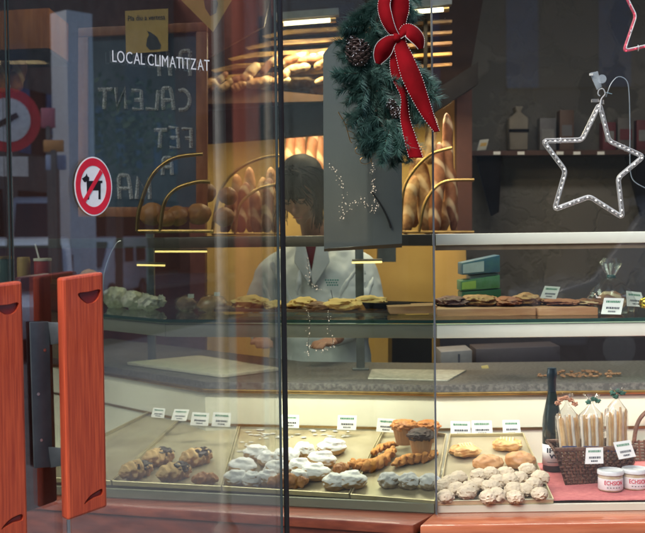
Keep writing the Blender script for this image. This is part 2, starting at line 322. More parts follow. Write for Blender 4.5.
# ================================================================== SHOP SHELL
def wall(name, px0, px1, Y, z0, z1, m_, label, th=.12):
    a = P(px0, 250, Y).x; b = P(px1, 250, Y).x
    return tag(MB().box(((a + b) / 2, Y + th / 2, (z0 + z1) / 2), (b - a, th, z1 - z0)).build(name, m_, smooth=False), label, 'wall')
wall('back_wall', 190, 466, 5.6, .004, 3.0, yellow_wall, 'mustard yellow plaster wall behind the bread racks')
def stone():
    mt = bpy.data.materials.new('rubble_stone'); mt.use_nodes = True; n = mt.node_tree; b = n.nodes['Principled BSDF']; b.inputs['Roughness'].default_value = .9
    tc = n.nodes.new('ShaderNodeTexCoord'); nz = n.nodes.new('ShaderNodeTexNoise'); nz.inputs['Scale'].default_value = 5; nz.inputs['Detail'].default_value = 6; n.links.new(tc.outputs['Object'], nz.inputs[0])
    mix = n.nodes.new('ShaderNodeMix'); mix.data_type = 'VECTOR'; mix.inputs['Factor'].default_value = .42; n.links.new(tc.outputs['Object'], mix.inputs['A']); n.links.new(nz.outputs['Color'], mix.inputs['B'])
    v = n.nodes.new('ShaderNodeTexVoronoi'); v.feature = 'DISTANCE_TO_EDGE'; v.inputs['Scale'].default_value = 5.5; n.links.new(mix.outputs['Result'], v.inputs[0])
    v2 = n.nodes.new('ShaderNodeTexVoronoi'); v2.inputs['Scale'].default_value = 5.5; n.links.new(mix.outputs['Result'], v2.inputs[0])
    mr = n.nodes.new('ShaderNodeMapRange'); mr.inputs[1].default_value = .005; mr.inputs[2].default_value = .09; n.links.new(v.outputs[0], mr.inputs[0])
    cr = n.nodes.new('ShaderNodeValToRGB'); cr.color_ramp.elements[0].color = (.08, .077, .07, 1); cr.color_ramp.elements[1].color = (.19, .18, .165, 1)
    n.links.new(v2.outputs['Color'], cr.inputs[0]); mx = n.nodes.new('ShaderNodeMix'); mx.data_type = 'RGBA'; mx.inputs['A'].default_value = (.14, .135, .12, 1)
    n.links.new(mr.outputs[0], mx.inputs['Factor']); n.links.new(cr.outputs[0], mx.inputs['B']); n.links.new(mx.outputs['Result'], b.inputs['Base Color'])
    bp = n.nodes.new('ShaderNodeBump'); bp.inputs['Distance'].default_value = .003; n.links.new(mr.outputs[0], bp.inputs['Height']); n.links.new(bp.outputs[0], b.inputs['Normal']); return mt
st_m = stone()
wall('stone_wall', 466, 1250, 5.9, .004, 3.0, st_m, 'grey rubble stone wall at the back right of the shop', .2)
wall('panel_wall', -500, 190, 5.75, .004, 3.0, maroon, 'dark maroon panelled wall at the back left of the shop')
xr = P(1250, 250, 5.9).x
tag(MB().box((4.6, 5.0, 1.5), (.12, 4, 2.99)).build('side_wall', st_m, smooth=False), 'grey stone side wall right of the shop window', 'wall')
tag(MB().box((-3.6, 5.0, 1.5), (.12, 4, 2.99)).build('side_wall', maroon, smooth=False), 'dark maroon side wall at the left end of the shop', 'wall')
# lintel above the glass
lint = MB(); lint.box((2.4, 3.05, 3.4), (4.3, .3, 1.0)); lint.box((-2.2, 3.30, 3.4), (4.9, .3, 1.0))
tag(lint.build('shop_lintel', facade_m, smooth=False), 'stone lintel over the shop window', 'lintel')
# counter base (wood) under the right window and its sill
SZ = .680
A1 = P(760, 400, 3.0)
cf = P(422, 526, 2.885)
sill = thing('window_sill', 'varnished reddish wood sill along the foot of the right window', 'sill', (1.2, 2.93, 0))
x0 = P(423, 520, 2.95).x
mb = MB(); mb.poly_prism([Vector((x0 - .015, 2.885, SZ - .032)), Vector((B3.x + .01, 3.06, SZ - .032)), Vector((2.6, 3.06, SZ - .032)), Vector((2.6, 2.885, SZ - .032))], (0, 0, .032))
mb.build('top_board', wood_sill, sill, bevel=.006)
MB().box(((x0 + 2.6) / 2 + .01, 2.965, SZ / 2 - .018), (2.6 - x0 - .03, .10, SZ - .037)).build('front_board', wood_sill, sill, bevel=.004)
# sill under the angled window; its recess shade is put into darker wood
sl2 = thing('window_sill', 'reddish wood sill under the angled pane left of the corner', 'sill', (B3.x - .3, B3.y, 0))
nA = Vector((dAng.y, -dAng.x, 0));  nA = nA if nA.y < 0 else -nA
e0 = Vector((x0 - .03, 2.90, 0)); eL = C3 + dAng * .8
def at_z(v, z): return Vector((v.x, v.y, z))
p0 = at_z(B3, SZ - .03) - nA * .04 - dAng*-.0; p1 = at_z(eL, SZ - .03) - nA * .04
mb = MB(); mb.poly_prism([at_z(e0, SZ - .03), p0, p1, at_z(eL + nA * .03, SZ - .03)], (0, 0, .028)); mb.build('top_board', mat('wood_ledge_shaded', (.27, .065, .03), .35, c2=(.15, .03, .015), scale=8, stretch=(.6, 6, 6), detail=8, coat=.2), sl2, bevel=.004)
mb = MB(); hseg(e0 - nA * .012 + dAng * .012, eL + nA * .018, .01, SZ - .032, .03, mb, -1); mb.build('front_board', mat('wood_base_shaded', (.20, .045, .022), .4, c2=(.11, .022, .012), scale=8, stretch=(.6, 6, 6), detail=8, coat=.2), sl2)
# ================================================================== GLASS
ZT = 2.86
rp = thing('window_pane', 'large clear display pane on the right, the star light behind it', 'window pane', (1.4, 3.0, SZ))
MB().box(((B3.x + 2.6) / 2, 3.0, (SZ + ZT) / 2), (2.6 - B3.x, .008, ZT - SZ)).build('pane', glass('clear_glass', (.985, .99, .985), .06, .0015), rp, smooth=False)
MB().box((B3.x - .002, 3.0, (SZ + ZT) / 2), (.0045, .010, ZT - SZ)).build('joint_seal', mat('grey_silicone', (.09, .10, .11), .5), rp, smooth=False)
ap = thing('window_pane', 'greenish angled pane between the door post and the window corner', 'window pane', ((B3.x + C3.x) / 2, 3.1, SZ))
mb = MB(); hseg(B3 + dAng * .006, eL, SZ, ZT, .008, mb, -1); mb.build('pane', glass('green_glass', (.77, .785, .745), .045, .002), ap, smooth=False)
dr = thing('glass_door', 'frameless glass door leaf with a dog ban sticker, hinged at the black post', 'door', at_z((DA + DB) / 2, .02))
mb = MB(); a = DA + dD * .004; b = onD(279, 266); hseg(a, b, .03, ZT, .01, mb, 1); door_g = glass('door_glass', (.88, .89, .90), .16, .003); mb.build('pane', door_g, dr, smooth=False)
def vbar(mb, px, w, d, z0=.03, z1=ZT, off=0):
    c = onD(px, 266, off); mb.box((c.x, c.y, (z0 + z1) / 2), (w, d, z1 - z0), rz=math.atan2(dD.y, dD.x))
mb = MB(); vbar(mb, 12.8, .0015, .006); mb.build('free_edge', mat('glass_edge', (.03, .045, .045), .3), dr, smooth=False)
mb = MB(); vbar(mb, 278.3, .003, .006); mb.build('hinge_edge', mat('glass_edge2', (.05, .07, .07), .3), dr, smooth=False)
post = thing('door_post', 'slim black upright post between door and angled pane', 'post', at_z(onD(283, 266), 0))
mb = MB(); vbar(mb, 283.3, .0115, .008, 0, ZT); mb.build('shaft', black, post, bevel=.002)
mb = MB(); vbar(mb, 283.3, .03, .04, 0, .03); mb.build('foot', dsteel, post)
dl = thing('glass_door', 'second glass door leaf at the far left edge with its own red handle', 'door', at_z(onD(-60, 266), .02))
mb = MB(); hseg(onD(-260, 266), DA - dD * .004, .03, ZT, .01, mb, 1); mb.build('pane', door_g, dl, smooth=False)
mb = MB(); vbar(mb, 10.2, .0015, .006); mb.build('free_edge', MATS['glass_edge'], dl, smooth=False)
# ---- handles
def board(parent, quad, off, th, m_, scoops=(), name='handle'):
    """upright pull board: px quad on a plane parallel to the door, finger scoops cut out"""
    pts = [onD(x, y, off) for x, y in quad]
    o = MB().poly_prism(pts, -nD * th).build(name, m_, parent, bevel=.005)
    for poly in scoops:
        q = smooth_path([Vector((x, y, 0)) for x, y in poly], 4, True)
        cm = MB().poly_prism([onD(v.x, v.y, off + .004) for v in q], -nD * .013)
        bmesh.ops.recalc_face_normals(cm.bm, faces=cm.bm.faces)
        off_ = Vector((0, 0, 0)); pq = parent
        while pq is not None: off_ += pq.location; pq = pq.parent
        for v in cm.bm.verts: v.co -= off_
        me = bpy.data.meshes.new('cut'); cm.bm.to_mesh(me); cm.bm.free()
        cut = bpy.data.objects.new('cutter', me); COL.objects.link(cut); cut.parent = parent; CUTS.append(cut)
        bo = o.modifiers.new('cut', 'BOOLEAN'); bo.object = cut; bo.operation = 'DIFFERENCE'; bo.solver = 'EXACT'
        cx_ = sum(v.x for v in q) / len(q); cy_ = sum(v.y for v in q) / len(q)
        MB().poly_prism([onD(cx_ + (v.x - cx_) * .96, cy_ + (v.y - cy_) * .96, off - .0065) for v in q], -nD * .001).build('finger_recess', mat('recess_shade', (.24, .02, .014), .3, c2=(.16, .012, .01), scale=14, coat=.4), o, smooth=False)  # dark floor plate: the scoop's shade and reflection put into its colour
    return o
CUTS = []
def bake(o):
    dg = bpy.context.evaluated_depsgraph_get(); dg.update(); me = bpy.data.meshes.new_from_object(o.evaluated_get(dg)); o.modifiers.clear(); o.data = me
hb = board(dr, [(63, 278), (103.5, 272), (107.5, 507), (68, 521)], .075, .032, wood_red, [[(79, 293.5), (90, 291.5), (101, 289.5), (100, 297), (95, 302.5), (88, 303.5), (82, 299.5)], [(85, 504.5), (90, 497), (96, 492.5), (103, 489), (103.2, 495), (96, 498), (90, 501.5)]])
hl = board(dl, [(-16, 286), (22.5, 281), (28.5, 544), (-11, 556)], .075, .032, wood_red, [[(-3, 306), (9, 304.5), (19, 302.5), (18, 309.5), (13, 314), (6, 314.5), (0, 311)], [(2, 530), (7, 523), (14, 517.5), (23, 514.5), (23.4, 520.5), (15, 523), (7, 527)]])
hd = board(dl, [(20, 277.5), (51, 273), (58, 501), (26, 513)], -.03, .03, wood_red_dim)  # inner handle: its dimness behind the glass is put into a darker wood
for o in (hb, hl): bake(o)
for c in CUTS: bpy.data.objects.remove(c)
for o in (hb, hl):
    for p in o.data.polygons: p.use_smooth = False
br = MB(); br.poly_prism([onD(x, y, .012) for x, y in ((30, 322), (49.5, 321.5), (53, 467), (34.5, 468.5))], -nD * .006)
bo = br.build('bracket', dsteel, dr, bevel=.002)
for y0, y1 in ((322, 345), (447, 468)):
    mb = MB(); mb.poly_prism([onD(48, y0, .012), onD(66, y0 + 1, .045), onD(67, y1 - 3, .045), onD(51, y1, .012)], -nD * .006); mb.build('arm', dsteel, bo, bevel=.0015)
for x, y in ((38, 394), (44.5, 350), (41, 440)):
    c = onD(x, y, .012); MB().tube([c, c + nD * .002], .0032, 12).build('screw', steel, bo)
mb = MB(); mb.tube([onD(68.5, 505, .02), onD(69.5, 545, .02)], .0045, 10); mb.build('bolt_rod', steel, dr)
# ---- door lettering and dog sticker
let_m = mat('white_vinyl', (.85, .87, .88), .5, emit=None)
o1 = onD(112.5, 62.0, .0058); o2 = onD(209.5, 71.3, .0058); wv = (o2 - o1); wv.z = 0
text_on('LOCAL CLIMATITZAT', 'lettering', let_m, dr, o1, dD, upz, wv.length, .0245, .0006, -.004, 'even')
stk = thing('dog_sticker', 'oval red and white sticker on the door glass with a crossed out black dog', 'sticker', onD(92, 186.5, .006))
def ell(px, py, rx, ry, o0, o1_, name, m_, hole=None, n=64, par=None):
    c = onD(px, py, 0); L = lambda a, f, o: c + nD * o + dD * (math.cos(a) * rx * f) + upz * (math.sin(a) * ry * f)
    mb = MB()
    if hole is None: mb.poly_prism([L(2 * math.pi * k / n, 1, o0) for k in range(n)], nD * (o1_ - o0))
    else:
        for k in range(n):
            a0 = 2 * math.pi * k / n; a1 = 2 * math.pi * (k + 1) / n
            mb.poly_prism([L(a0, 1, o0), L(a1, 1, o0), L(a1, hole, o0), L(a0, hole, o0)], nD * (o1_ - o0))
    return mb.build(name, m_, par, smooth=False)
wx = (onD(111, 186.5) - onD(73.5, 186.5)).length / 2; wy = (onD(92, 157) - onD(92, 216)).length / 2
ell(92.2, 186.5, wx, wy, .0052, .0060, 'disc', mat('sticker_white', (.88, .90, .90), .35), par=stk)
red_s = mat('sticker_red', (.75, .02, .05), .35)
ell(92.2, 186.5, wx * .945, wy * .955, .0060, .0064, 'ring', red_s, hole=.73, par=stk)
def spx(x, y): return (92.2 + (x - 200) / 7.4, 186.5 + (y - 273) / 7.4)
def spoly(pts, o0, th, nm, m_): return MB().poly_prism([onD(*spx(x, y), o0) for x, y in pts], nD * th).build(nm, m_, stk, smooth=False)
dogm = mat('sticker_black', (.01, .01, .012), .4)
spoly([(158, 232), (275, 230), (274, 246), (262, 250), (262, 368), (246, 368), (246, 302), (184, 302), (176, 370), (160, 370), (160, 290)], .0060, .0004, 'dog_body', dogm)
spoly([(124, 214), (150, 196), (158, 176), (166, 198), (178, 206), (176, 230), (160, 234), (148, 242), (138, 238)], .0060, .0004, 'dog_head', dogm)
spoly([(258, 146), (277, 172), (150, 392), (131, 372)], .0064, .0004, 'slash', red_s)
# ================================================================== COUNTER (cream panel, brass trims, granite top, shelves)
KZ, TZ0, TZ1 = .934, .700, .800
K = [Vector((2.6, 3.56, 0)), PZ(437, 392, KZ), PZ(205, 388.5, KZ), PZ(105, 372, KZ)]
K.append(K[3] + (K[3] - K[2]).normalized() * 1.0)
for v in K: v.z = 0
def offset(poly, d):
    out = []
    for i, p in enumerate(poly):
        ns = []
        if i > 0: t = plane_dir(poly[i - 1], p); ns.append(Vector((t.y, -t.x, 0)))
        if i < len(poly) - 1: t = plane_dir(p, poly[i + 1]); ns.append(Vector((t.y, -t.x, 0)))
        n = sum(ns, Vector()).normalized(); k = n.dot(ns[0]); out.append(p + n * d / k)
    return out
# travelling right->left, (t.y,-t.x) points to +Y (back)
def ribbon(mb, poly, d0, d1, z0, z1):
    a = offset(poly, d0); b = offset(poly, d1)
    for i in range(len(poly) - 1):
        mb.poly_prism([at_z(a[i], z0), at_z(a[i + 1], z0), at_z(b[i + 1], z0), at_z(b[i], z0)], (0, 0, z1 - z0))
    return mb
ctr = thing('display_counter', 'cream pastry counter with brass trims and a speckled granite top, bending at the window corner', 'counter', (0, 3.6, 0))
ribbon(MB(), K, .0, .03, .30, KZ - .012).build('back_panel', cream, ctr, smooth=False)
ribbon(MB(), K, -.012, .04, KZ - .012, KZ - .001).build('trim', brass, ctr, bevel=.002)
ribbon(MB(), K, -.004, -.0005, .808, .816).build('trim', brass, ctr, smooth=False)
ribbon(MB(), K, .003, .62, KZ - .001, KZ + .022).build('granite_top', granite, ctr, smooth=False)
ribbon(MB(), K, .10, .55, .05, KZ - .004).build('cabinet', maroon, ctr, smooth=False)
FR = [Vector((2.6, 3.035, 0)), Vector((B3.x - .0, 3.035, 0)), Vector((eL.x, eL.y + .04, 0))]
# tray ledge under the trays
led = MB(); fr = [Vector((2.6, 3.03, TZ0 - .03)), at_z(B3, TZ0 - .03) + Vector((.0, .03, 0)), at_z(eL, TZ0 - .03) + Vector((.02, .04, 0))]
led.poly_prism([fr[0], fr[1], fr[2], at_z(K[4], TZ0 - .03) , at_z(K[3], TZ0 - .03), at_z(K[2], TZ0 - .03), at_z(K[1], TZ0 - .03), at_z(K[0], TZ0 - .03)], (0, 0, .012))
led.build('ledge', cream, ctr, smooth=False)
mb = MB(); mb.box(((B3.x + 2.6) / 2 + .004, 3.02, (SZ + TZ0 + .0) / 2 + .0), (2.6 - B3.x, .014, TZ0 - SZ - .001)); mb.build('front_strip', cream, ctr, smooth=False)
mb = MB(); hseg(at_z(B3, 0) - nA * .012 + dAng * .01, eL - nA * .012, SZ, TZ0 + .004, .012, mb, -1); mb.build('front_strip', mat('olive_strip', (.34, .35, .28), .5, c2=(.30, .31, .25), scale=5), ctr, smooth=False)
# shelves
SH = offset(K, -.2)
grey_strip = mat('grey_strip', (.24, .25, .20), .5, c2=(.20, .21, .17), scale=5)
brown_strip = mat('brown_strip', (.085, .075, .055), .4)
gs = glass('shelf_glass', (.80, .90, .84), .04); gedge = mat('green_glass_edge', (.025, .075, .06), .2)
def shelf(zt, zb, zs, name, label, m_l):
    t = thing(name, label, 'shelf', (0.2, 3.6, zs)); c0 = SH[:2]; cl = SH[1:]
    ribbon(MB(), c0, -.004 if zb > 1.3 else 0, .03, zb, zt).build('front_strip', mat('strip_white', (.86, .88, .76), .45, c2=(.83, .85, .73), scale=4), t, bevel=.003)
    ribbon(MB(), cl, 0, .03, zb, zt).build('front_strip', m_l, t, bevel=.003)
    ribbon(MB(), SH, .031 if zb > 1.3 else -.004, .45, zs, zs + .008).build('glass_sheet', gs, t, smooth=False)
    if zb < 1.3: ribbon(MB(), SH, -.009, -.0045, zs - .001, zs + .009).build('glass_edge', gedge, t, smooth=False)
    return t
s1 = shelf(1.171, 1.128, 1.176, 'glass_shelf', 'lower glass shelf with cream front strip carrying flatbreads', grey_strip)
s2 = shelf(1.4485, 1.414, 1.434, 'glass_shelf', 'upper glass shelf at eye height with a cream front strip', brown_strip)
ribbon(MB(), SH[:2], .005, .03, 1.398, 1.4135).build('under_strip', mat('tan_strip', (.20, .15, .09), .5), s2, smooth=False)
def upright(px, Y, y0, y1, label, w=.03):
    a = P(px, y0, Y); b = P(px, y1, Y); o = thing('shelf_upright', label, 'upright', (a.x, Y, KZ + .022), 'shelf uprights')
    MB().box((a.x, Y, (a.z + KZ + .022) / 2), (w, w, a.z - KZ - .022)).build('shaft', dsteel, o, bevel=.002)
    MB().box((a.x, Y, KZ + .026), (w * 2, w * 2, .008)).build('foot', dsteel, o, bevel=.002)
upright(359, 4.02, 234, 380, 'steel shelf upright in front of the baker')
upright(150, 4.35, 234, 370, 'steel shelf upright at the left end of the counter')
upright(668, 3.95, 234, 370, 'steel shelf upright beyond the right edge')
# ================================================================== LIGHTS inside
def area(parent, c, sx, sy, w, col, rot=(0, 0, 0)):
    l = bpy.data.lights.new('area_light', 'AREA'); l.shape = 'RECTANGLE'; l.size = sx; l.size_y = sy; l.energy = w; l.color = col
    o = bpy.data.objects.new('area_light', l); COL.objects.link(o); o.parent = parent; o.location = Vector(c) - parent.location; o.rotation_euler = rot; return o
def tube_lamp(x0, y0, x1, y1, Y, label, w=4):
    a = P(x0, y0, Y); b = P(x1, y1, Y); t = thing('fluorescent_lamp', label, 'lamp', (a + b) / 2, 'ceiling tubes')
    MB().tube([a, b], .009, 12).build('tube', emis('tube_glow', (1, .90, .55), 3), t)
    MB().box((a + b) / 2 + Vector((0, .03, .035)), ((b - a).length + .05, .06, .03), ry=-math.atan2(b.z - a.z, b.x - a.x)).build('housing', dsteel, t)
    for p in (a, b): MB().tube([p - (b - a).normalized() * .012, p + (b - a).normalized() * .012], .012, 12).build('cap', brass, t)
    area(t, (a + b) / 2 + Vector((0, -.0, -.03)), (b - a).length, .03, w, (1, .82, .5))
tube_lamp(281, 24, 333, 20, 4.7, 'thin glowing tube left of the wreath', 5)
tube_lamp(385, 14.3, 446, 9.3, 4.7, 'thin glowing tube right of the red bow', 4)
def hood(px0, px1, y, Y, w, label, zdrop=0, col=(1, .80, .50)):  # unseen lamp added to brighten the yellow wall and racks
    a = P(px0, y, Y); b = P(px1, y, Y); t = thing('added_rack_lamp', label, 'lamp', ((a + b) / 2), 'warm rack lamps added out of sight')
    MB().box((a + b) / 2 + Vector((0, 0, .03)), ((b - a).length, .12, .04)).build('housing', dsteel, t)
    MB().tube([a + Vector((.02, 0, -.005)), b - Vector((.02, 0, .005))], .012, 10).build('tube', emis('warm_glow', (1, .7, .35), 3), t)
    area(t, (a + b) / 2 + Vector((0, 0, -.02)), (b - a).length, .30, w, col)
hood(205, 330, 117, 5.0, 9.5, 'warm lamp added out of sight behind the black beam at left')
hood(392, 450, 100, 5.0, 5, 'warm lamp added out of sight behind the black beam at right')
t = thing('unseen_ceiling_lamp', 'unseen flat white ceiling lamp added above the right of the counter', 'lamp', (1.0, 4.1, 3.0))  # this and the next lamp are out of view, added to light the interior
MB().box((1.0, 4.1, 3.02), (1.2, .3, .04)).build('diffuser', emis('diffuser_glow', (1, .95, .85), 3), t); area(t, (1.0, 4.1, 2.98), 1.2, .3, 9, (1, .94, .86))
t = thing('unseen_ceiling_lamp', 'unseen flat white ceiling lamp added above the left of the counter', 'lamp', (-.6, 4.4, 3.0))
MB().box((-.6, 4.4, 3.02), (1.2, .3, .04)).build('diffuser', MATS['diffuser_glow'], t); area(t, (-.6, 4.4, 2.98), 1.2, .3, 7, (1, .85, .6))
# unseen tubes added behind the lower shelf strip to brighten the trays
def under(i, j, f0, f1, w, label, col=(1, .95, .82)):
    a = SH[i].lerp(SH[j], f0); b = SH[i].lerp(SH[j], f1); a = at_z(a, 1.150) + Vector((0, .05, 0)); b = at_z(b, 1.150) + Vector((0, .05, 0))
    t = thing('added_tube', label, 'lamp', (a + b) / 2, 'hidden tubes added under the lower shelf'); MB().tube([a, b], .006, 10).build('tube', emis('added_tube_glow', (1, .95, .8), 2), t)
    area(t, (a + b) / 2 + Vector((0, 0, -.008)), (b - a).length, .03, w, col, (0, 0, math.atan2(b.y - a.y, b.x - a.x)))
under(1, 0, .02, .6, 3, 'added hidden tube under the right part of the lower shelf'); under(2, 1, .05, .95, 3.6, 'added hidden tube under the angled part of the lower shelf'); under(3, 2, .05, .95, 1.2, 'added hidden tube under the far left of the lower shelf')
# tube reflections in the glass, built as small glowing strips between the shelves
for i, (xa, ya, xb, yb, Y) in enumerate([(84, 245, 110, 245, 4.3), (155, 251.5, 207, 251.5, 4.3), (137, 265, 165, 265.5, 4.3), (245, 244.2, 283, 244.2, 3.98), (289, 244, 326, 243.5, 3.98), (352, 262.5, 382, 262, 3.98)]):
    a = P(xa, ya, Y); b = P(xb, yb, Y); nm = ['left of the handle gap', 'below the round buns', 'lowest of the three left strips', 'left of the black post under the upper shelf', 'just right of the black post under the upper shelf', 'in front of the coat beside the brown post'][i]
    t = thing('reflection_strip', 'tube reflection built as a small warm strip ' + nm, 'lamp', (a + b) / 2, 'glowing strips for tube reflections')
    MB().tube([a, b], .0035, 8).build('tube', emis('strip_glow', (1, .75, .25), 1.6), t)
    MB().tube([a + Vector((0, .004, .006)), b + Vector((0, .004, .006))], .006, 8).build('housing', mat('glint_backing', (.1, .08, .05), .5), t)
# ================================================================== UPPER RACK: black beam, slats, loaves
beam = mat('black_beam', (.010, .009, .010), .9, spec=.05)
tag(MB().slab([(200, 112), (332, 102), (332, 133), (200, 143)], 4.85, .10).build('black_beam', beam, smooth=False), 'black horizontal beam above the yellow wall, left of the wreath', 'beam')
tag(MB().slab([(332, 133), (332, 104), (420, 100), (478, 62), (478, 84), (425, 118), (400, 133)], 4.85, .10).build('black_beam', beam, smooth=False), 'black sloping beam rising to the right of the wreath', 'beam')
slat_m = mat('slat_wood', (.40, .24, .07), .5, c2=(.13, .06, .02), lo=.42, hi=.6, scale=10, stretch=(1, 5, 5))
rk = thing('slat_rack', 'slatted wooden bread rack under the ceiling above the black beam', 'rack', P(330, 100, 4.95))
for k in range(5):
    xl = 262 - 17 * k; ya = 33 + 11 * k + (262 - xl) * .02; yb = 21 + 10.8 * k
    pts = [(xl, ya + 3), (xl + 24, ya - 3), (452, yb - 1.4), (452, yb + 1.4), (xl + 26, ya + 1.5), (xl + 4, ya + 5.5)]
    MB().slab(pts, 4.86, .05).build('slat', slat_m, rk, smooth=False)
MB().slab([(200, 84), (332, 96), (332, 101), (200, 104)], 4.8, .3).build('board', mat('rack_board', (.10, .05, .022), .6), rk, smooth=False)
MB().slab([(125, -40), (490, -40), (470, 74), (420, 100), (200, 108), (125, 60)], 5.25, .05).build('back_board', mat('rack_back', (.022, .012, .009), .9, spec=.1), rk, smooth=False)
MB().slab([(424, -10), (427.5, -10), (427.5, 100), (424, 100)], 4.8, .03).build('upright', beam, rk, smooth=False)
crust = mat('crust', (.52, .31, .13), .7, c2=(.28, .12, .04), scale=26, bump=.6)
crust_d = mat('dark_crust', (.30, .12, .045), .55, c2=(.17, .055, .02), scale=20, bump=.35)
crust_p = mat('pale_crust', (.62, .44, .24), .75, c2=(.40, .21, .08), scale=30, bump=.6)
for _m in (crust, crust_d, crust_p):
    _n = _m.node_tree; _b = _n.nodes['Principled BSDF']; _src = _b.inputs['Base Color'].links[0].from_socket; _t = _n.nodes.new('ShaderNodeTexCoord'); _v = _n.nodes.new('ShaderNodeTexWave'); _v.bands_direction = 'DIAGONAL'; _v.inputs['Scale'].default_value = 5; _v.inputs['Distortion'].default_value = 3; _v.inputs['Detail'].default_value = 3
    _n.links.new(_t.outputs['Object'], _v.inputs[0]); _r = _n.nodes.new('ShaderNodeMapRange'); _r.inputs[1].default_value = .72; _r.inputs[2].default_value = .95; _r.inputs[4].default_value = .6; _n.links.new(_v.outputs['Fac'], _r.inputs[0])
    _x = _n.nodes.new('ShaderNodeMix'); _x.data_type = 'RGBA'; _n.links.new(_r.outputs[0], _x.inputs['Factor']); _n.links.new(_src, _x.inputs['A']); _x.inputs['B'].default_value = (.72, .56, .34, 1); _n.links.new(_x.outputs['Result'], _b.inputs['Base Color'])
def loaf(px, py, L, rr, Y, ang, m_, label, grp='loaves on the slatted rack', name='bread_loaf', seed=0, cuts=4, cat='bread'):
    c = P(px, py, Y); d = Vector((math.cos(ang), 0, math.sin(ang))); l = L * M(Y); r = rr * M(Y); n = 18; pts = []; rs = []
    sd_ = Vector((seed * 3.1, 0, 0))
    for i in range(n + 1):
        t = i / n * 2 - 1; w = noise.noise(sd_ + Vector((t * 1.5, 1, 0))) * r * .4
        pts.append(c + d * (l / 2 * t) + Vector((-d.z, .15, d.x)) * w)
        rs.append(max(r * .2, r * (1 - abs(t) ** 5) ** .5 * (1 + .035 * math.cos(t * math.pi * cuts + seed) + .12 * noise.noise(Vector((t * 3, seed, 5))))))
    return tag(MB().tube(pts, rs, 14).build(name, m_, mods=[('subd', 1)]), label, cat, grp)
for i, (x, y, L, r_, a, m_) in enumerate([(230, 92, 34, 5, .25, crust), (252, 86, 40, 6, .35, crust_p), (275, 84, 34, 6.5, .5, crust), (286, 71, 30, 6, .9, crust_d), (303, 84, 38, 6.5, -.1, crust_p), (322, 88, 26, 6, .3, crust), (318, 72, 24, 5, .2, crust_d)]):
    loaf(x, y, L, r_, 4.95 if i % 2 else 5.05, a, m_, ['first long loaf at the left end of the slatted rack', 'pale loaf second from the left on the slatted rack', 'brown loaf left of the black post on the slatted rack', 'dark leaning loaf on top beside the black post', 'pale loaf lying low right of the black post', 'brown loaf nearest the grey card on the slatted rack', 'small dark loaf up beside the grey card'][i], seed=i)
random.seed(31)
for i in range(16):
    x = 212 + i * 8 + random.uniform(-3, 3); y = 88 - random.uniform(0, 26) - max(0, (x - 260) * .10); y = max(y, 52)
    loaf(x, y, random.uniform(18, 32), random.uniform(3.5, 5.5), 4.8, random.uniform(.1, 1.0), (crust, crust_d, crust_p)[i % 3], 'small %s loaf between the slats of the rack, %s' % (['brown', 'dark', 'pale'][i % 3], '%s from the left end' % ['first', 'second', 'third', 'fourth', 'fifth', 'sixth', 'seventh', 'eighth', 'ninth', 'tenth', 'eleventh', 'twelfth', 'thirteenth', 'fourteenth', 'fifteenth', 'sixteenth'][i]), 'small loaves between the slats', seed=70 + i)
# red-brown board, chalkboard and posters: reflections in the door built as solid things
tag(MB().slab([(84, -60), (282, -60), (264, 26), (204, 60), (84, 60)], 4.2, .03).build('reflection_board', mat('red_brown_board', (.16, .035, .02), .5, c2=(.10, .022, .014), scale=3, stretch=(4, 1, .5)), smooth=False), 'red brown reflection built as a board behind the yellow posters', 'board')
chb = thing('chalkboard', 'blue grey chalkboard in a brown wood frame with mirrored chalk words', 'chalkboard', P(142, 217, 3.9))
frm = mat('frame_wood', (.42, .16, .07), .5, c2=(.28, .09, .04), scale=12, stretch=(4, 4, .6))
MB().slab([(86, 34), (198, 30), (200, 207), (87, 207)], 3.905, .02).build('slate', mat('slate', (.08, .135, .21), .75, c2=(.045, .085, .14), scale=3.2, detail=8), chb, smooth=False)
for q in ([(78, 28), (207, 22), (207, 31), (78, 37)], [(78, 207), (207, 207), (207, 217), (78, 217)], [(78, 37.2), (88, 36.8), (88, 206.8), (78, 206.8)], [(196, 31.6), (207, 31.2), (207, 206.8), (196, 206.8)]):
    MB().slab(q, 3.885, .035).build('frame_bar', frm, chb, bevel=.003)
G = {'P': [[(0, 0), (0, 1)], [(0, 1), (.6, .98), (.8, .78), (.6, .52), (0, .48)]], 'A': [[(0, 0), (.12, .9), (.45, 1), (.8, .9), (.85, 0)], [(.05, .45), (.85, .45)]],
     'C': [[(.85, .95), (.45, 1), (.08, .75), (0, .4), (.25, .05), (.85, 0)]], 'L': [[(0, 1), (0, 0), (.9, .03)]], 'E': [[(.8, 1), (0, .97), (0, 0), (.8, .02)], [(0, .5), (.65, .5)]],
     'N': [[(0, 0), (.02, 1), (.75, .05), (.8, 1)]], 'T': [[(.42, 0), (.45, 1)], [(-.15, 1), (1.05, .98)]], 'F': [[(0, 0), (0, 1), (.85, 1)], [(0, .52), (.6, .52)]], 'M': [[(0, 0), (.05, 1), (.45, .45), (.85, 1), (.95, 0)]],
     "'": [[(.2, 1.25), (.6, 1.1)]]}
chalk = mat('chalk', (.85, .87, .95), .95, c2=(.45, .46, .52), scale=120)
def chalk_row(txt, xr_, y0, w, h, step, rise=0):
    for i, ch in enumerate(txt):
        mb = MB(); xx = xr_ - i * step
        for st in G[ch]:
            pts = [P(xx - u * w + .8 * math.sin(i * 2.3 + v * 3), y0 - v * h * (1 + .08 * math.sin(i * 1.9)) + i * rise + .9 * math.sin(i * 3.1), 3.9068) for u, v in st]; pts = smooth_path(pts, 3) if len(pts) > 3 and ch in 'PCA' else pts
            mb.tube(pts, .0078, 6)
        mb.build('chalk_letter', chalk, chb)
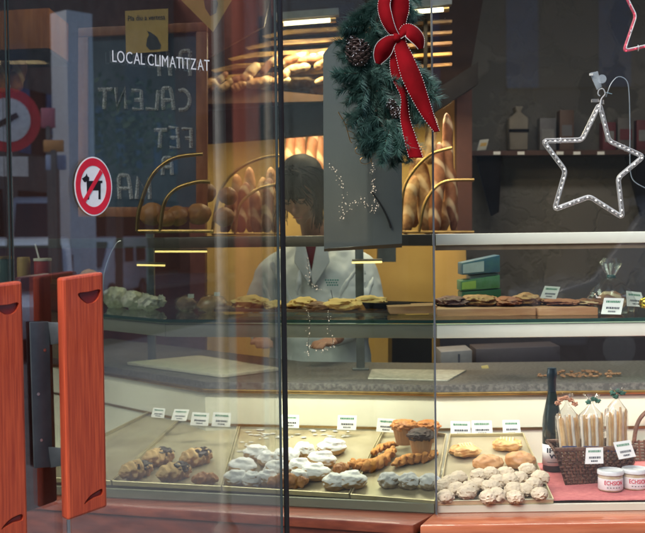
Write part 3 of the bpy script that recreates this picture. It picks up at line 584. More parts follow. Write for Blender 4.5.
_n = chalk.node_tree; _b = _n.nodes['Principled BSDF']; _t = _n.nodes.new('ShaderNodeTexCoord'); _z = _n.nodes.new('ShaderNodeTexNoise'); _z.inputs['Scale'].default_value = 260; _n.links.new(_t.outputs['Object'], _z.inputs[0])
_r = _n.nodes.new('ShaderNodeMapRange'); _r.inputs[1].default_value = .36; _r.inputs[2].default_value = .56; _r.inputs[3].default_value = .3; _r.inputs[4].default_value = .9; _n.links.new(_z.outputs[0], _r.inputs[0]); _n.links.new(_r.outputs[0], _b.inputs['Alpha'])
chalk_row('PA', 190, 76, 13, 25, 20, 0); chalk_row('CALENT', 189, 110, 12, 20, 15.8, -.2); chalk_row('FET', 191, 148, 11, 19, 13); chalk_row('A', 172, 175, 11, 17, 14); chalk_row('MA', 150, 199, 14, 22, 19)
pst = mat('poster_yellow', (.80, .52, .16), .7, c2=(.72, .46, .13), scale=6); pdk = mat('poster_dark', (.03, .05, .075), .6)
t = thing('poster', 'upright yellow poster with a dark drop shape over the chalkboard', 'poster', P(147, 54, 3.87))
MB().slab([(125, 11), (168, 8.5), (168, 51), (126, 54)], 3.872, .003).build('sheet', pst, t, smooth=False)
MB().slab([(147, 31), (151, 32.5), (157, 37), (161, 45), (160, 49), (150, 50), (146, 46), (147, 39), (149, 35)], 3.870, .0015).build('motif', pdk, t, smooth=False)
text_on('Pla diu a vertesa', 'lettering', pdk, t, P(128, 21, 3.8705), Vector((1, 0, .03)).normalized(), upz, 37 * M(3.87), 5 * M(3.87), .001)
t = thing('poster', 'yellow poster hung on its corner as a diamond at the top', 'poster', P(213, 32, 3.87))
MB().slab([(181, 0), (213, 32), (240, -14), (208, -46)], 3.872, .003).build('sheet', pst, t, smooth=False)
MB().slab([(203, -6), (213, -8), (218, 3), (216, 13), (210, 16), (205, 8)], 3.870, .0015).build('motif', pdk, t, smooth=False)
# cabinet with planks at upper left
cab = thing('wall_cabinet', 'orange brown planked cabinet behind the top left of the doors', 'cabinet', P(20, 50, 4.6))
wcab = mat('cabinet_wood', (.50, .20, .055), .5, c2=(.33, .11, .03), scale=8, stretch=(8, 1, .4))
MB().slab([(-60, 14), (49, 8), (49, 48), (-60, 52)], 4.6, .35).build('box', wcab, cab, smooth=False)
MB().slab([(-60, 53), (49, 49), (49, 52), (-60, 57)], 4.58, .38).build('base_board', beam, cab, smooth=False)
for k, (x, a_) in enumerate([(3, 1.5), (18, 1.4)]):
    loaf(x, 74, 38, 7.5, 4.75, a_, crust_d, ['dark upright loaf below the planked cabinet, left of the door gap', 'dark upright loaf below the planked cabinet, right of the door gap'][k], 'loaves below the planked cabinet', seed=20 + k)
area(cab, P(10, 62, 4.45), .3, .1, 1.2, (1, .7, .35))  # bare area light with no fixture, brightens the loaves
# ================================================================== BREAD BASKETS AND BAGUETTES
def hoop(pts, Y, r=.007): return smooth_path([P(x, y, Y) for x, y in pts], 8), r
def basket(label, arcs, Y, depth=.12, base=(0, 0, 0)):
    xs = [p[0] for a in arcs for p in a]; ys = [p[1] for a in arcs for p in a]; t = thing('bread_basket', label, 'basket', P(sum(xs) / len(xs), max(ys), Y), 'brass hooped bread baskets')
    for a in arcs:
        pts, r = hoop(a, Y); MB().tube(pts, r, 10).build('hoop', brass, t)
    x0_, x1_, yb = min(xs), max(xs), max(ys)
    MB().tube([P(x0_, yb, Y), P(x1_, yb, Y)], .006, 8).build('rail', brass, t)
    MB().tube([P(x0_, yb, Y) + Vector((0, depth, 0)), P(x1_, yb, Y) + Vector((0, depth, 0))], .006, 8).build('rail', brass, t)
basket('brass hooped basket of round buns before the chalkboard', [[(137, 231), (139, 210), (149, 181), (161, 166), (178, 157), (203, 154)], [(160, 231), (164, 204), (176, 189), (197, 182), (210, 182)]], 3.72)
basket('brass hooped basket of dark baguettes left of the black post', [[(212, 234), (216, 208), (224, 184), (240, 168), (262, 158), (284, 155)], [(235, 234), (239, 208), (248, 196), (261, 188), (280, 184)]], 4.75)
basket('brass hooped basket of bread right of the grey card', [[(401, 232), (403, 194), (412, 173), (430, 155), (452, 148)], [(419, 232), (424, 206), (434, 189), (448, 181), (474, 180)]], 4.75)
for i, (x, y, L, r_, a, m_) in enumerate([(243, 208, 52, 6, 1.45, crust_d), (256, 212, 46, 6, 1.62, crust_d), (268, 206, 56, 6.5, 1.5, crust_d), (228, 216, 40, 5.5, 1.35, crust_d), (278, 212, 50, 6, 1.6, crust)]):
    loaf(x, y, L, r_, 4.85 + .03 * (i % 2), a, m_, ['first', 'second', 'third and tallest', 'outermost short', 'paler'][i] + ' dark baguette in the brass basket left of the post', 'baguettes in the left brass basket', 'baguette', seed=30 + i)
for i, (x, y, L, r_, a, m_) in enumerate([(291, 166, 72, 6, 1.55, crust_d), (301, 164, 80, 6.5, 1.6, crust), (312, 166, 78, 6.5, 1.52, crust_d), (321, 168, 70, 5.5, 1.58, crust)]):
    loaf(x, y, L, r_, 5.25, a, crust_d, ['leftmost', 'second and stoutest', 'third', 'rightmost'][i] + ' baguette standing on the shelf above the baker\'s head', 'baguettes behind the head', 'baguette', seed=40 + i)
for i, (x, y, L, r_, a, m_) in enumerate([(410, 205, 60, 7, 1.4, crust), (424, 196, 80, 8, 1.65, crust), (437, 190, 96, 7, 1.5, crust_d), (449, 168, 110, 6, 1.62, crust_d), (431, 140, 50, 6, 1.5, crust_p)]):
    loaf(x, y, L, r_, 4.9 + .04 * (i % 2), a, m_, ['light brown baguette nearest the grey card in the right basket', 'fat light brown baguette in the middle of the right basket', 'dark baguette right of the middle in the right basket', 'tall dark baguette against the stone wall end', 'pale baguette high up behind the right basket'][i], 'baguettes in the right brass basket', 'baguette', seed=50 + i)
bunm = mat('bun_crust', (.52, .24, .075), .5, c2=(.34, .13, .035), scale=25, bump=.2)
for i, (x, y, r_, Y) in enumerate([(152, 214, 13, 3.86), (178, 216, 11.5, 3.84), (199, 214, 12.5, 3.86), (205, 193, 11.5, 3.95), (224, 217, 11, 3.84), (166, 219, 9, 3.8), (228, 196, 10, 3.95)]):
    c = P(x, y, Y); tag(MB().blob(c, (r_ * M(Y), r_ * M(Y), r_ * M(Y) * .9), i, .12, 2).build('bread_bun', bunm, mods=[('subd', 1)]), 'round brown bun on the upper shelf, ' + ['leftmost under the chalkboard', 'middle one under the chalkboard', 'right one under the chalkboard frame', 'topmost beside the chalkboard frame corner', 'lowest right of the pale streak', 'small one in front of the gap', 'upper one right of the chalkboard'][i], 'bun', 'round buns on the upper shelf')
for i, (x, y, L, r_, a, m_) in enumerate([(406, 212, 44, 7, 1.55, crust_p), (416, 186, 84, 7.5, 1.5, crust), (430, 212, 44, 8, 1.7, crust), (444, 205, 56, 7, 1.5, crust), (453, 200, 64, 5, 1.56, crust_d)]):
    loaf(x, y, L, r_, 5.05, a, m_, ['short pale baguette hard against the grey card', 'long light baguette behind the hoop top in the right basket', 'short stout baguette low in the right basket', 'middling baguette behind the small hoop', 'dark slim baguette by the red brown upright'][i], 'baguettes in the right brass basket', 'baguette', seed=90 + i)
for i, (x, y, L, r_, a, m_) in enumerate([(236, 204, 60, 6, 1.5, crust), (250, 200, 66, 6, 1.58, crust), (262, 205, 56, 6, 1.5, crust_p), (273, 200, 66, 6, 1.62, crust)]):
    loaf(x, y, L, r_, 5.02, a, m_, ['leftmost', 'second', 'pale third', 'fourth, nearest the post,'][i] + ' light baguette standing behind the dark ones in the left basket', 'light baguettes in the left brass basket', 'baguette', seed=100 + i)
# back shelf behind the baker
tag(MB().slab([(200, 236), (480, 236), (480, 246), (200, 246)], 4.72, .5).build('back_shelf', mat('dark_shelf', (.05, .03, .02), .4), smooth=False), 'dark shelf behind the baker carrying the bread baskets', 'shelf')
tag(MB().slab([(190, 150), (205, 150), (205, 400), (190, 400)], 5.4, .1).build('wood_post', maroon, smooth=False), 'maroon upright at the left edge of the yellow wall', 'post')
tag(MB().slab([(457, 78), (472, 78), (472, 236), (457, 236)], 5.4, .1).build('wood_post', mat('post_red', (.06, .02, .014), .8), smooth=False), 'red brown upright between yellow wall and stone wall', 'post')
tag(MB().slab([(349, 246), (359, 246), (360, 304), (350, 304)], 4.62, .03).build('wood_post', mat('brown_post', (.07, .045, .03), .5), smooth=False), 'narrow brown upright crossing the white coat', 'post')
tag(MB().slab([(378, 247), (396, 247), (396, 262), (378, 262)], 4.7, .1).build('small_box', dsteel, smooth=False), 'small dark box under the back shelf right of the coat', 'box')
tag(MB().slab([(392, 337), (432, 337), (432, 420), (392, 420)], 5.0, .3).build('low_cabinet', mat('black_cab', (.02, .018, .018), .5), smooth=False), 'black low cabinet behind the granite top', 'cabinet')
tag(MB().slab([(440, 338), (700, 338), (700, 430), (440, 430)], 5.2, .3).build('low_cabinet', mat('black_cab2', (.03, .026, .034), .5), smooth=False), 'dark low cabinet in front of the stone wall', 'cabinet')
# ================================================================== RIGHT BACK SHELF on the stone wall
ws = thing('wall_shelf', 'brown wall shelf with white price strips on the stone wall', 'shelf', P(560, 152, 5.72))
MB().slab([(436, 151), (760, 149), (760, 153.5), (436, 155.72)], 5.68, .2).build('board', mat('shelf_brown', (.07, .03, .02), .45), ws, smooth=False)
for x in (497, 521, 560, 577, 601): MB().slab([(x - 3.5, 151.6), (x + 3.5, 151.5), (x + 3.5, 154.6), (x - 3.5, 154.7)], 5.675, .004).build('price_strip', card_m, ws, smooth=False)
for x in (490, 640): MB().slab([(x - 14, 156), (x + 12, 156), (x + 9, 212), (x + 2, 216)], 5.72, .04).build('bracket', beam, ws, smooth=False)
def lathe_px(name, label, cat, x, ytop, ybot, Y, prof, m_, grp=None, extra=None):
    c = P(x, ybot, Y); H = (ybot - ytop) * M(Y); t = thing(name, label, cat, c, grp)
    MB().lathe([(r * M(Y), z * H) for r, z in prof], c, 24).build('body', m_, t); return t, c, H
bot = [(5, 0), (5.4, .02), (5.4, .5), (4.6, .62), (2.2, .78), (1.9, .97), (2.3, 1)]
dkglass = mat('dark_bottle', (.012, .02, .018), .12, spec=.6)
bl = mat('teal_bottle', (.05, .12, .13), .2)
t, c, H = lathe_px('bottle', 'dark teal bottle at the left end of the wall shelf', 'bottle', 466, 110, 150.5, 5.72, bot, bl); MB().lathe([(5.6 * M(5.72), .15 * H), (5.6 * M(5.72), .42 * H)], c).build('label', pale_st, t); MB().lathe([(2.4 * M(5.72), H * .93), (2.4 * M(5.72), H * 1.01)], c).build('cap', black, t)
def carton(name, label, cat, quad, Y, dep, m_, grp=None, band=None):
    t = thing(name, label, cat, P(sum(q[0] for q in quad) / 4, max(q[1] for q in quad), Y), grp); MB().slab(quad, Y, dep).build('box', m_, t, bevel=.002)
    if band: MB().slab(band[0], Y - .002, .0015).build('label', band[1], t, smooth=False)
    return t
carton('price_card', 'small cream card leaning on the wall shelf', 'card', [(480, 140), (489, 139), (486, 150), (477, 150.5)], 5.72, .01, cream, None, ([(481, 143), (487, 142.5), (486, 146), (480, 146.5)], pst))
t = thing('paper_bag', 'tall grey paper bag with a tied neck on the wall shelf', 'bag', P(518, 150, 5.76)); bag_m = mat('bag_paper', (.24, .22, .18), .8, bump=.4, scale=15)
MB().poly_prism([P(x, y, 5.76) for x, y in [(510, 150), (528, 150), (529, 118), (521, 112), (524, 106), (515, 106), (517, 112), (509, 118)]], (0, .1, 0)).build('sack', bag_m, t, bevel=.008); MB().slab([(509, 129), (529, 129), (529, 132), (509, 132)], 5.755, .003).build('band', beam, t, smooth=False)
lab_r = mat('red_label', (.13, .022, .028), .6); grl = mat('grey_label', (.14, .14, .15), .6)
for i, (x0_, x1_, yt, m_, bm_) in enumerate([(540, 556, 118, grl, pale_st), (560, 574, 110, mat('box_brown', (.12, .07, .05), .6), grl), (603, 616, 122, lab_r, pale_st), (618, 634, 118, mat('box_pale', (.12, .11, .105), .6), lab_r), (637, 652, 120, lab_r, pale_st)]):
    ym = (yt + 150) / 2
    carton('packet', ['grey packet behind the left arm of the star', 'brown tall packet behind the top of the star', 'red packet right of the star top', 'pale packet with a red label near the right edge', 'red packet cut by the right edge'][i], 'packet', [(x0_, yt), (x1_, yt), (x1_, 150), (x0_, 150)], 5.76, .08, m_, 'packets on the wall shelf', ([(x0_ + 2, ym - 5), (x1_ - 2, ym - 5), (x1_ - 2, ym + 6), (x0_ + 2, ym + 6)], bm_))
# ================================================================== TRAYS
def tray(fl, fr_, br_, bl_, zf, zb, label, zf2=None):
    A = PZ(*fl, zf); Bq = PZ(*fr_, zf); Cq = PZ(*br_, zb); D = PZ(*bl_, zb)
    n = (Bq - A).cross(D - A).normalized(); n = n if n.z > 0 else -n
    t = thing('pastry_tray', label, 'tray', (A + Bq + Cq + D) / 4, 'metal pastry trays')
    MB().poly_prism([A, Bq, Cq, D], -n * .004).build('base', tray_m, t, smooth=False)
    ed = [(A, Bq), (Bq, Cq), (Cq, D), (D, A)]; mb = MB()
    for i, (p, q) in enumerate(ed):
        pts = [p + n * .010, q + n * .010]; mb.tube(pts, .0025, 6); mb.poly_prism([p - n * .002, q - n * .002, q + n * .010, p + n * .010], (q - p).cross(n).normalized() * .0012)
    mb.build('rim', mat('tray_rim', (.66, .58, .36), .3, .5), t)
    return dict(p0=A, n=n, t=t)
def onT(T, px, py, h=0): return PP(px, py, T['p0'] + T['n'] * h, T['n'])
T4 = tray((438, 504.5), (553, 502.5), (523, 436), (450, 437), TZ0 + .003, TZ1 + .005, 'tray of nut cookies, buns and filled pastries right of the window corner')
T3 = tray((351, 497.5), (435, 504), (446, 437), (386, 430), TZ0 + .003, TZ1 + .005, 'tray of braided pastries with muffins behind, left of the window corner')
T2 = tray((223, 489.5), (349, 497), (384, 430), (241, 425), TZ0 + .003, TZ1 + .005, 'tray of sugar dusted spiral pastries crossed by the black post')
T1 = tray((113, 484), (221, 489.5), (239, 425), (182, 420), TZ0 + .003, TZ1 + .005, 'tray of dark tipped croissants at the left')
T0 = tray((20, 479), (111, 484), (180, 420), (150, 414), TZ0 + .003, TZ1 + .005, 'mostly empty tray beside the red handle')
# pastries
nutm = topcoat('nut_cookie', (.64, .53, .38), (.42, .28, .15), 110, -.35, gap=3.2)
bunglz = mat('glazed_bun', (.66, .38, .17), .45, c2=(.46, .20, .06), scale=16, bump=.15)
sugar = topcoat('sugar_pastry', (.90, .90, .90), (.66, .40, .16), 26, -.1, gap=1.3)
sugar2 = topcoat('sugar_cookie_grey', (.62, .63, .64), (.5, .4, .28), 55, .0, gap=1.2)
flake = topcoat('flaky_orange', (.66, .30, .08), (.50, .19, .045), 40, .4)
flakeg = topcoat('flaky_golden', (.80, .54, .25), (.55, .27, .09), 45, .1, gap=1.6); chocm = mat('chocolate', (.022, .012, .010), .4, c2=(.05, .03, .025), scale=60)
choc = topcoat('choc_croissant', (.028, .018, .016), (.58, .32, .13), 30, .62, gap=.5)
plainc = mat('croissant_crust', (.55, .26, .08), .45, c2=(.34, .12, .03), scale=28, stretch=(1, 1, 1), bump=.4)
zc = [(62, 392), (98, 372), (140, 352), (240, 342), (232, 385), (75, 447), (180, 440), (195, 405), (285, 450), (300, 412), (335, 372), (372, 332), (412, 410), (442, 368), (480, 325), (420, 450), (512, 398), (540, 447), (545, 352), (330, 440), (130, 412), (470, 412), (395, 378), (300, 345)]
zc.sort(key=lambda q: q[1])
nmr = {}
for i, (x, y) in enumerate(zc):
    px, py = 430 + x / 4.96, 410 + y / 4.96; c = onT(T4, px + .6, py + 3, .0) + Vector((0, 0, .018 + (.008 if i % 3 == 0 else 0))); r = .0255 * random.uniform(.92, 1.08)
    row = 'back row' if y < 360 else ('middle row' if y < 420 else 'front row'); side = nmr[row] = nmr.get(row, 0) + 1
    col = ['far left', 'left', 'centre left', 'middle', 'centre right', 'right', 'far right'][min(6, int((px - 438) / 16))]
    tag(MB().blob(c, (r, r, r * .78), i, .15, 3.2, 4).build('nut_cookie', nutm), 'knobbly nut cookie, %s %s of the corner tray heap%s' % (row, col, ['', ', plump', ', flat', ', sitting higher'][i % 4]), 'cookie', 'nut cookies heaped at the front of the corner tray')
for i, (x, y) in enumerate([(488, 464), (520, 461)]):
    c = onT(T4, x, y + 7) + Vector((0, 0, .024)); tag(MB().blob(c, (.046, .04, .027), i + 4, .14, 1.8, 4, fn=lambda d, i=i: 1 - .20 * max(0, 1 - abs(d.x * .8 + d.y * .6 - .15 * math.sin(d.y * 4 + i)) * 5) * max(0, d.z) - .12 * max(0, 1 - abs(d.x * .7 - d.y * .7 - .3) * 5) * max(0, d.z)).build('glazed_bun', bunglz, mods=[('subd', 1)]), ['smooth glazed oval bun left of its twin on the corner tray', 'smooth glazed oval bun at the right of the corner tray'][i], 'bun', 'glazed buns')
def puff(T, x, y, w, d, rz, label, seed):
    c = onT(T, x, y + 4) + Vector((0, 0, .016)); t = thing('filled_pastry', label, 'pastry', c, 'folded filled pastries'); rm = Matrix.Rotation(rz, 4, 'Z')
    MB().blob(c, (w, d, .017), seed, .16, 2.5, 4, rot=rm, fn=lambda q: 1 + .22 * abs(math.sin(2 * math.atan2(q.y, q.x))) ).build('dough', mat('puff_gold', (.80, .50, .2), .45, c2=(.55, .24, .06), scale=30, bump=.4), t)
    for k in range(5):
        o = rm @ Vector(((k - 2) * w * .22, 0, 0)); MB().tube([c + o + rm @ Vector((0, -d * .45, .013)), c + o + Vector((0, 0, .022)), c + o + rm @ Vector((0, d * .45, .013))], .0035, 6).build('cut_strip', mat('puff_pale', (.85, .62, .32), .5), t)
puff(T4, 465, 452, .042, .034, .35, 'golden filled pastry with a cut top, back left of the corner tray', 1)
puff(T4, 507, 446, .042, .032, -.25, 'golden filled pastry with a cut top, back right of the corner tray', 2)
def spiral(T, x, y, r, label, seed, m_=None):
    c = onT(T, x, y + 5) + Vector((0, 0, .02)); ph = seed * 1.7
    def f(d):
        rr = math.hypot(d.x, d.y); a = math.atan2(d.y, d.x); return 1 + (.10 * math.sin(rr * 10 - a + ph) + .05 * noise.noise(d * 7 + Vector((seed, 0, 0)))) * max(0, d.z) ** .5 * min(1, rr * 2.5)
    return tag(MB().blob(c, (r * 1.06, r, .026), seed, .10, 1.7, 5, fn=f).build('sugar_pastry', m_ or sugar), label, 'pastry', 'sugar dusted spiral pastries')
for i, (x, y, r_) in enumerate([(256, 454, .038), (243, 468, .042), (277, 470.5, .038), (286, 458, .041), (332, 448, .044), (322, 461, .042), (315, 474, .044), (253, 482, .03), (335, 484, .034), (268, 480, .03), (352, 482, .042), (298, 480, .03), (236, 480, .034), (300, 468, .034), (304, 452, .032), (268, 461, .03)]):
    spiral(T2 if x < 345 else T3, x, y, r_, 'sugar dusted spiral pastry, ' + ['back left of the post', 'big one at the far left of its tray', 'hidden partly behind the black post', 'brushing the right side of the black post in back', 'back right, the farthest up the tray', 'middle right of the post', 'large one low in the middle right', 'half hidden at the front left corner', 'front right beside the tray edge', 'low one left of the post foot', 'flat wide one across the tray divide', 'small one just right of the post', 'outermost at the front left corner', 'one wedged in the middle of the tray', 'small one at the back right of the post', 'small one hidden between the left pair'][i], i)
def croissant(c, L, r, rz, m_, label, seed=0, curve=.25, name='croissant', grp=None, tilt=0):
    n = 30; pts = []; rs = []
    for i in range(n + 1):
        t = i / n * 2 - 1; a = t * 1.1; p = Vector((math.sin(a) / math.sin(1.1) * L / 2, -(1 - math.cos(a)) * L * curve, 0)); pts.append(Vector(c) + Matrix.Rotation(rz, 3, 'Z') @ p + Vector((0, 0, tilt * t)))
        rs.append(max(.004, r * (1 - abs(t) ** 2.2) ** .7 * (1 + .06 * math.sin(t * 15 + seed)) * (1 + .2 * noise.noise(Vector((t * 5, seed, 0))))))
    return tag(MB().tube(pts, rs, 16).build(name, m_, mods=[('subd', 1), ('disp', .016, .014)]), label, 'croissant' if name == 'croissant' else 'pastry', grp)
croissant(onT(T2, 287, 488) + Vector((0, 0, .02)), .12, .024, .1, plainc, 'plain brown croissant lying at the foot of the black post', 3)
croissant(onT(T2, 341, 474) + Vector((0, 0, .016)), .06, .018, .8, plainc, 'small brown croissant end at the right edge of the sugar tray', 5)
for i, (x, y, rz) in enumerate([(136, 474, .75), (158, 461, .75), (174, 476, .65), (196, 461, .7)]):
    cc_ = croissant(onT(T1, x, y + 4) + Vector((0, 0, .024)), .115, .029, rz, flakeg, 'croissant with a dark chocolate top, ' + ['front of the left pair', 'back of the left pair', 'front of the right pair', 'back of the right pair'][i], i * 2, .12, grp='chocolate topped croissants')
    cw = cc_.location + Matrix.Rotation(rz, 3, 'Z') @ Vector((.016, -.002, 0)) + Vector((0, 0, .043)); MB().blob(cw, (.036, .023, .018), i + 3, .35, 2.2, 4, rot=Matrix.Rotation(rz, 4, 'Z')).build('chocolate_top', chocm, cc_)
croissant(onT(T1, 205, 485) + Vector((0, 0, .018)), .08, .02, .2, plainc, 'plain reddish croissant at the front right of the left tray', 8)
def braid(T, pts, r, label, seed):
    mb = MB(); base = smooth_path([onT(T, x, y, .0) + Vector((0, 0, .018)) for x, y in pts], 10); n = len(base); 
    for s_ in range(3):
        q = []; 
        for i, p in enumerate(base):
            t = i / (n - 1); ph = t * 14 + s_ * 2.1; env = math.sin(math.pi * min(1, max(0, t * .9 + .05))) ** .5; q.append(p + Vector((math.sin(ph) * r * .4, math.cos(ph * 1) * r * .7, math.sin(ph * 2) * r * .45)) * env)
        mb.tube(q, [r * .62 * (.35 + .65 * math.sin(math.pi * (i + .6) / (n + .2)) ** .5) for i in range(n)], 10)
    return tag(mb.build('braided_pastry', flake, mods=[('subd', 1), ('disp', .018, .012)]), label, 'pastry', 'orange braided pastries')
braid(T3, [(350, 468), (364, 472), (380, 468), (394, 455)], .021, 'long orange braided pastry at the left of the muffin tray', 1)
braid(T3, [(394, 470), (408, 465), (424, 463), (436, 458)], .018, 'orange braided pastry right of the long one, near the corner', 2)
braid(T3, [(372, 459), (385, 452), (397, 450)], .014, 'short orange pastry twist behind the long braid', 3)
for i, (x, y) in enumerate([(389, 480), (409, 481), (430, 482)]):
    c = onT(T3, x, y + 7) + Vector((0, 0, .02)); tag(MB().blob(c, (.031, .03, .024), 9 + i, .2, 2.4, 4).build('dusted_cake', sugar2), ['round grey dusted cake left of its twin before the braids', 'round grey dusted cake in the middle before the braids', 'round grey dusted cake against the window corner'][i], 'cake', 'round dusted cakes')
def muffin(x, y, r, Y, topm, label, seed):
    c = P(x, y, Y); t = thing('muffin', label, 'muffin', c + Vector((0, 0, -r * 1.5)), 'muffins in paper cups'); prof = []
    mb = MB(); n = 40; zz = [(-1.5, .66), (-.2, .95), (.0, 1.0)]
    rings = []
    for z, k in zz: rings.append([mb.bm.verts.new(c + Vector((math.cos(2 * math.pi * j / n) * r * k * (1 + .025 * (j % 2)), math.sin(2 * math.pi * j / n) * r * k * (1 + .025 * (j % 2)), z * r))) for j in range(n)])
    for A_, B_ in zip(rings, rings[1:]):
        for j in range(n): mb.bm.faces.new((A_[j], A_[(j + 1) % n], B_[(j + 1) % n], B_[j]))
    mb.bm.faces.new(rings[0][::-1]); mb.build('paper_cup', mat('muffin_cup', (.45, .24, .11), .7), t, smooth=False)
    MB().blob(c + Vector((0, 0, .12 * r)), (r * 1.12, r * 1.12, r * .55), seed, .22, 3, 4).build('crown', topm, t)
mfo = mat('muffin_top', (.58, .24, .06), .55, c2=(.36, .12, .03), scale=40, bump=.4); mfc = mat('choc_top', (.055, .024, .018), .6, c2=(.03, .014, .01), scale=40, bump=.4)
muffin(404, 427, .036, 3.42, mfo, 'golden muffin in a brown cup, left of the three', 1); muffin(428, 427, .034, 3.46, mfo, 'golden muffin in the corner behind the chocolate one', 2); muffin(421, 436.5, .038, 3.33, mfc, 'dark chocolate muffin in a brown cup at the window corner', 3)
# powdered sugar spilt at the back of the sugar tray
sp = MB()
random.seed(11)
for k in range(46):
    x, y = random.choice([(255, 432), (268, 438), (296, 434), (310, 431), (330, 436), (250, 445), (340, 432)]); x += random.gauss(0, 9); y += random.gauss(0, 3.0)
    c = onT(T2, x, y, .0022); sp.blob(c, (random.uniform(.004, .014), random.uniform(.003, .009), .0012), k, .3, 3, 2)
tag(sp.build('spilt_sugar', mat('sugar_dust', (.86, .86, .84), .9)), 'white powdered sugar spilt on the back of the tray by the post', 'sugar', kind='stuff')
# pink cloth, base under it
cl = MB(); Lx = P(533, 500, 3.1).x; nx, ny = 60, 14; vs = []
for j in range(ny):
    for i in range(nx):
        x = Lx - .05 + (2.2 - Lx) * i / (nx - 1); tt = j / (ny - 1); y = 3.030 + tt * .5; x_edge = x - .10 * tt
        vs.append(cl.bm.verts.new((x_edge if i == 0 else x, y, TZ0 + .004 + .12 * tt * .0 + .004 * noise.noise(Vector((x * 9, y * 9, 0))) + .003)))
for j in range(ny - 1):
    for i in range(nx - 1): a_ = j * nx + i; cl.bm.faces.new((vs[a_], vs[a_ + 1], vs[a_ + nx + 1], vs[a_ + nx]))
tag(cl.build('pink_cloth', mat('pink_fabric', (.62, .19, .18), .9, c2=(.52, .14, .14), scale=60, bump=.3), mods=[('solid', .002)]), 'salmon pink cloth under the basket, bottle and jars', 'cloth')
# ================================================================== PRICE TAGS
def tagcard(quad, Y, label, lean=.01, lines=2):
    Y = Y * .965 if Y > 3.6 and quad[0][1] > 400 else Y; ps = [P(x, y, Y) for x, y in quad]; ps[0].y += lean; ps[1].y += lean; t = thing('price_tag', label, 'price tag', (ps[2] + ps[3]) / 2, 'small white price tags')
    n = (ps[1] - ps[0]).cross(ps[3] - ps[0]).normalized(); n = n if n.y < 0 else -n
    MB().poly_prism(ps, -n * .0012).build('card', card_m, t, smooth=False)
    def L(u, v): return (ps[0].lerp(ps[1], u)).lerp(ps[3].lerp(ps[2], u), v) + n * .0004
    for v, u0_, u1_, h, m_ in ((.16, .14, .86, .13, green_p), (.55, .2, .85, .13, print_m), (.78, .32, .7, .1, print_m)):
        mb = MB(); u = u0_
        while u < u1_:
            w = random.uniform(.03, .075); mb.poly_prism([L(u, v), L(min(u + w, u1_), v), L(min(u + w, u1_), v + h), L(u, v + h)], n * .0003); u += w + .025
        mb.build('print', m_, t, smooth=False)
for q, Y, nm in [([(153, 408), (165, 409), (164, 418), (151, 417)], 3.86, 'leftmost tag at the back of the left trays'), ([(174, 409.5), (189, 410), (186, 421), (171, 420)], 3.82, 'second tag from the left behind the trays'),
    ([(192, 412.5), (209, 413.5), (208, 426), (190, 425)], 3.74, 'third tag from the left behind the croissants'), ([(213, 412.5), (231, 413.5), (230, 427), (211.5, 426)], 3.70, 'fourth tag, by the pale streak'),
    ([(281, 415), (299, 415.5), (299, 428), (280, 427.5)], 3.60, 'tag crossed by the black post'), ([(338, 415.5), (357, 416), (356, 430), (337, 429.5)], 3.56, 'tag at the back right of the sugar tray'),
    ([(378, 418.5), (396, 419.5), (395, 432.5), (376, 431.5)], 3.53, 'tag left of the muffins'), ([(451, 421.5), (470.5, 422), (471, 436), (450.5, 436)], 3.50, 'left of the three tags on the corner tray'),
    ([(472, 421), (492, 421), (493, 435.5), (471.5, 436)], 3.50, 'middle of the three tags on the corner tray'), ([(503, 420.5), (520, 420.5), (521, 435), (503, 435.5)], 3.50, 'right of the three tags on the corner tray'),
    ([(587, 448.5), (604, 448), (603.5, 463.5), (585, 464)], 3.135, 'tag clipped on the basket front'), ([(614, 443), (631, 440.5), (636, 456.5), (619, 459.5)], 3.13, 'tilted tag clipped on the right basket corner'),
    ([(545.5, 286), (561, 287), (556, 299), (540, 298)], 3.60, 'tag leaning on the flatbread boards'), ([(605, 298), (625, 298.5), (621, 314.5), (601, 314)], 3.44, 'large tag in front of the plastic bag'), ([(627, 291), (642, 292.5), (646, 307), (627, 306)], 3.58, 'tag beside the gold ball at the right edge')]:
    tagcard(q, Y, 'small white price tag, ' + nm)
# ================================================================== BOTTLE, BASKET, STICKS, JARS
wb = thing('wine_bottle', 'dark champagne bottle with a white label and foil neck beside the basket', 'bottle', PZ(552.5, 470, TZ0 + .008)); c = wb.location.copy(); Yb = c.y; s = M(Yb)
prof = [(9.0, 0), (9.9, 2), (9.9, 46), (9.2, 54), (6.8, 66), (4.6, 76), (4.0, 80)]
MB().lathe([(r * s, z * s) for r, z in prof], c, 32).build('body', dkglass, wb)
MB().lathe([(r * s, z * s) for r, z in [(4.2, 79), (4.4, 92), (5.2, 94), (5.2, 98), (4.6, 100), (4.4, 103)]], c, 28).build('foil', mat('foil_dark', (.02, .035, .05), .3, .5), wb)
lbl = MB(); seg = 24; a0, a1 = R(175), R(365); rr = 10.15 * s; vv = []
for k in range(seg + 1):
    a = a0 + (a1 - a0) * k / seg; vv.append([lbl.bm.verts.new(c + Vector((math.cos(a) * rr, math.sin(a) * rr, z * s))) for z in (6, 27)])
for k in range(seg): lbl.bm.faces.new((vv[k][0], vv[k + 1][0], vv[k + 1][1], vv[k][1]))
lo_ = lbl.build('label', mat('wine_label', (.78, .77, .74), .6), wb, mods=[('solid', .0006)])
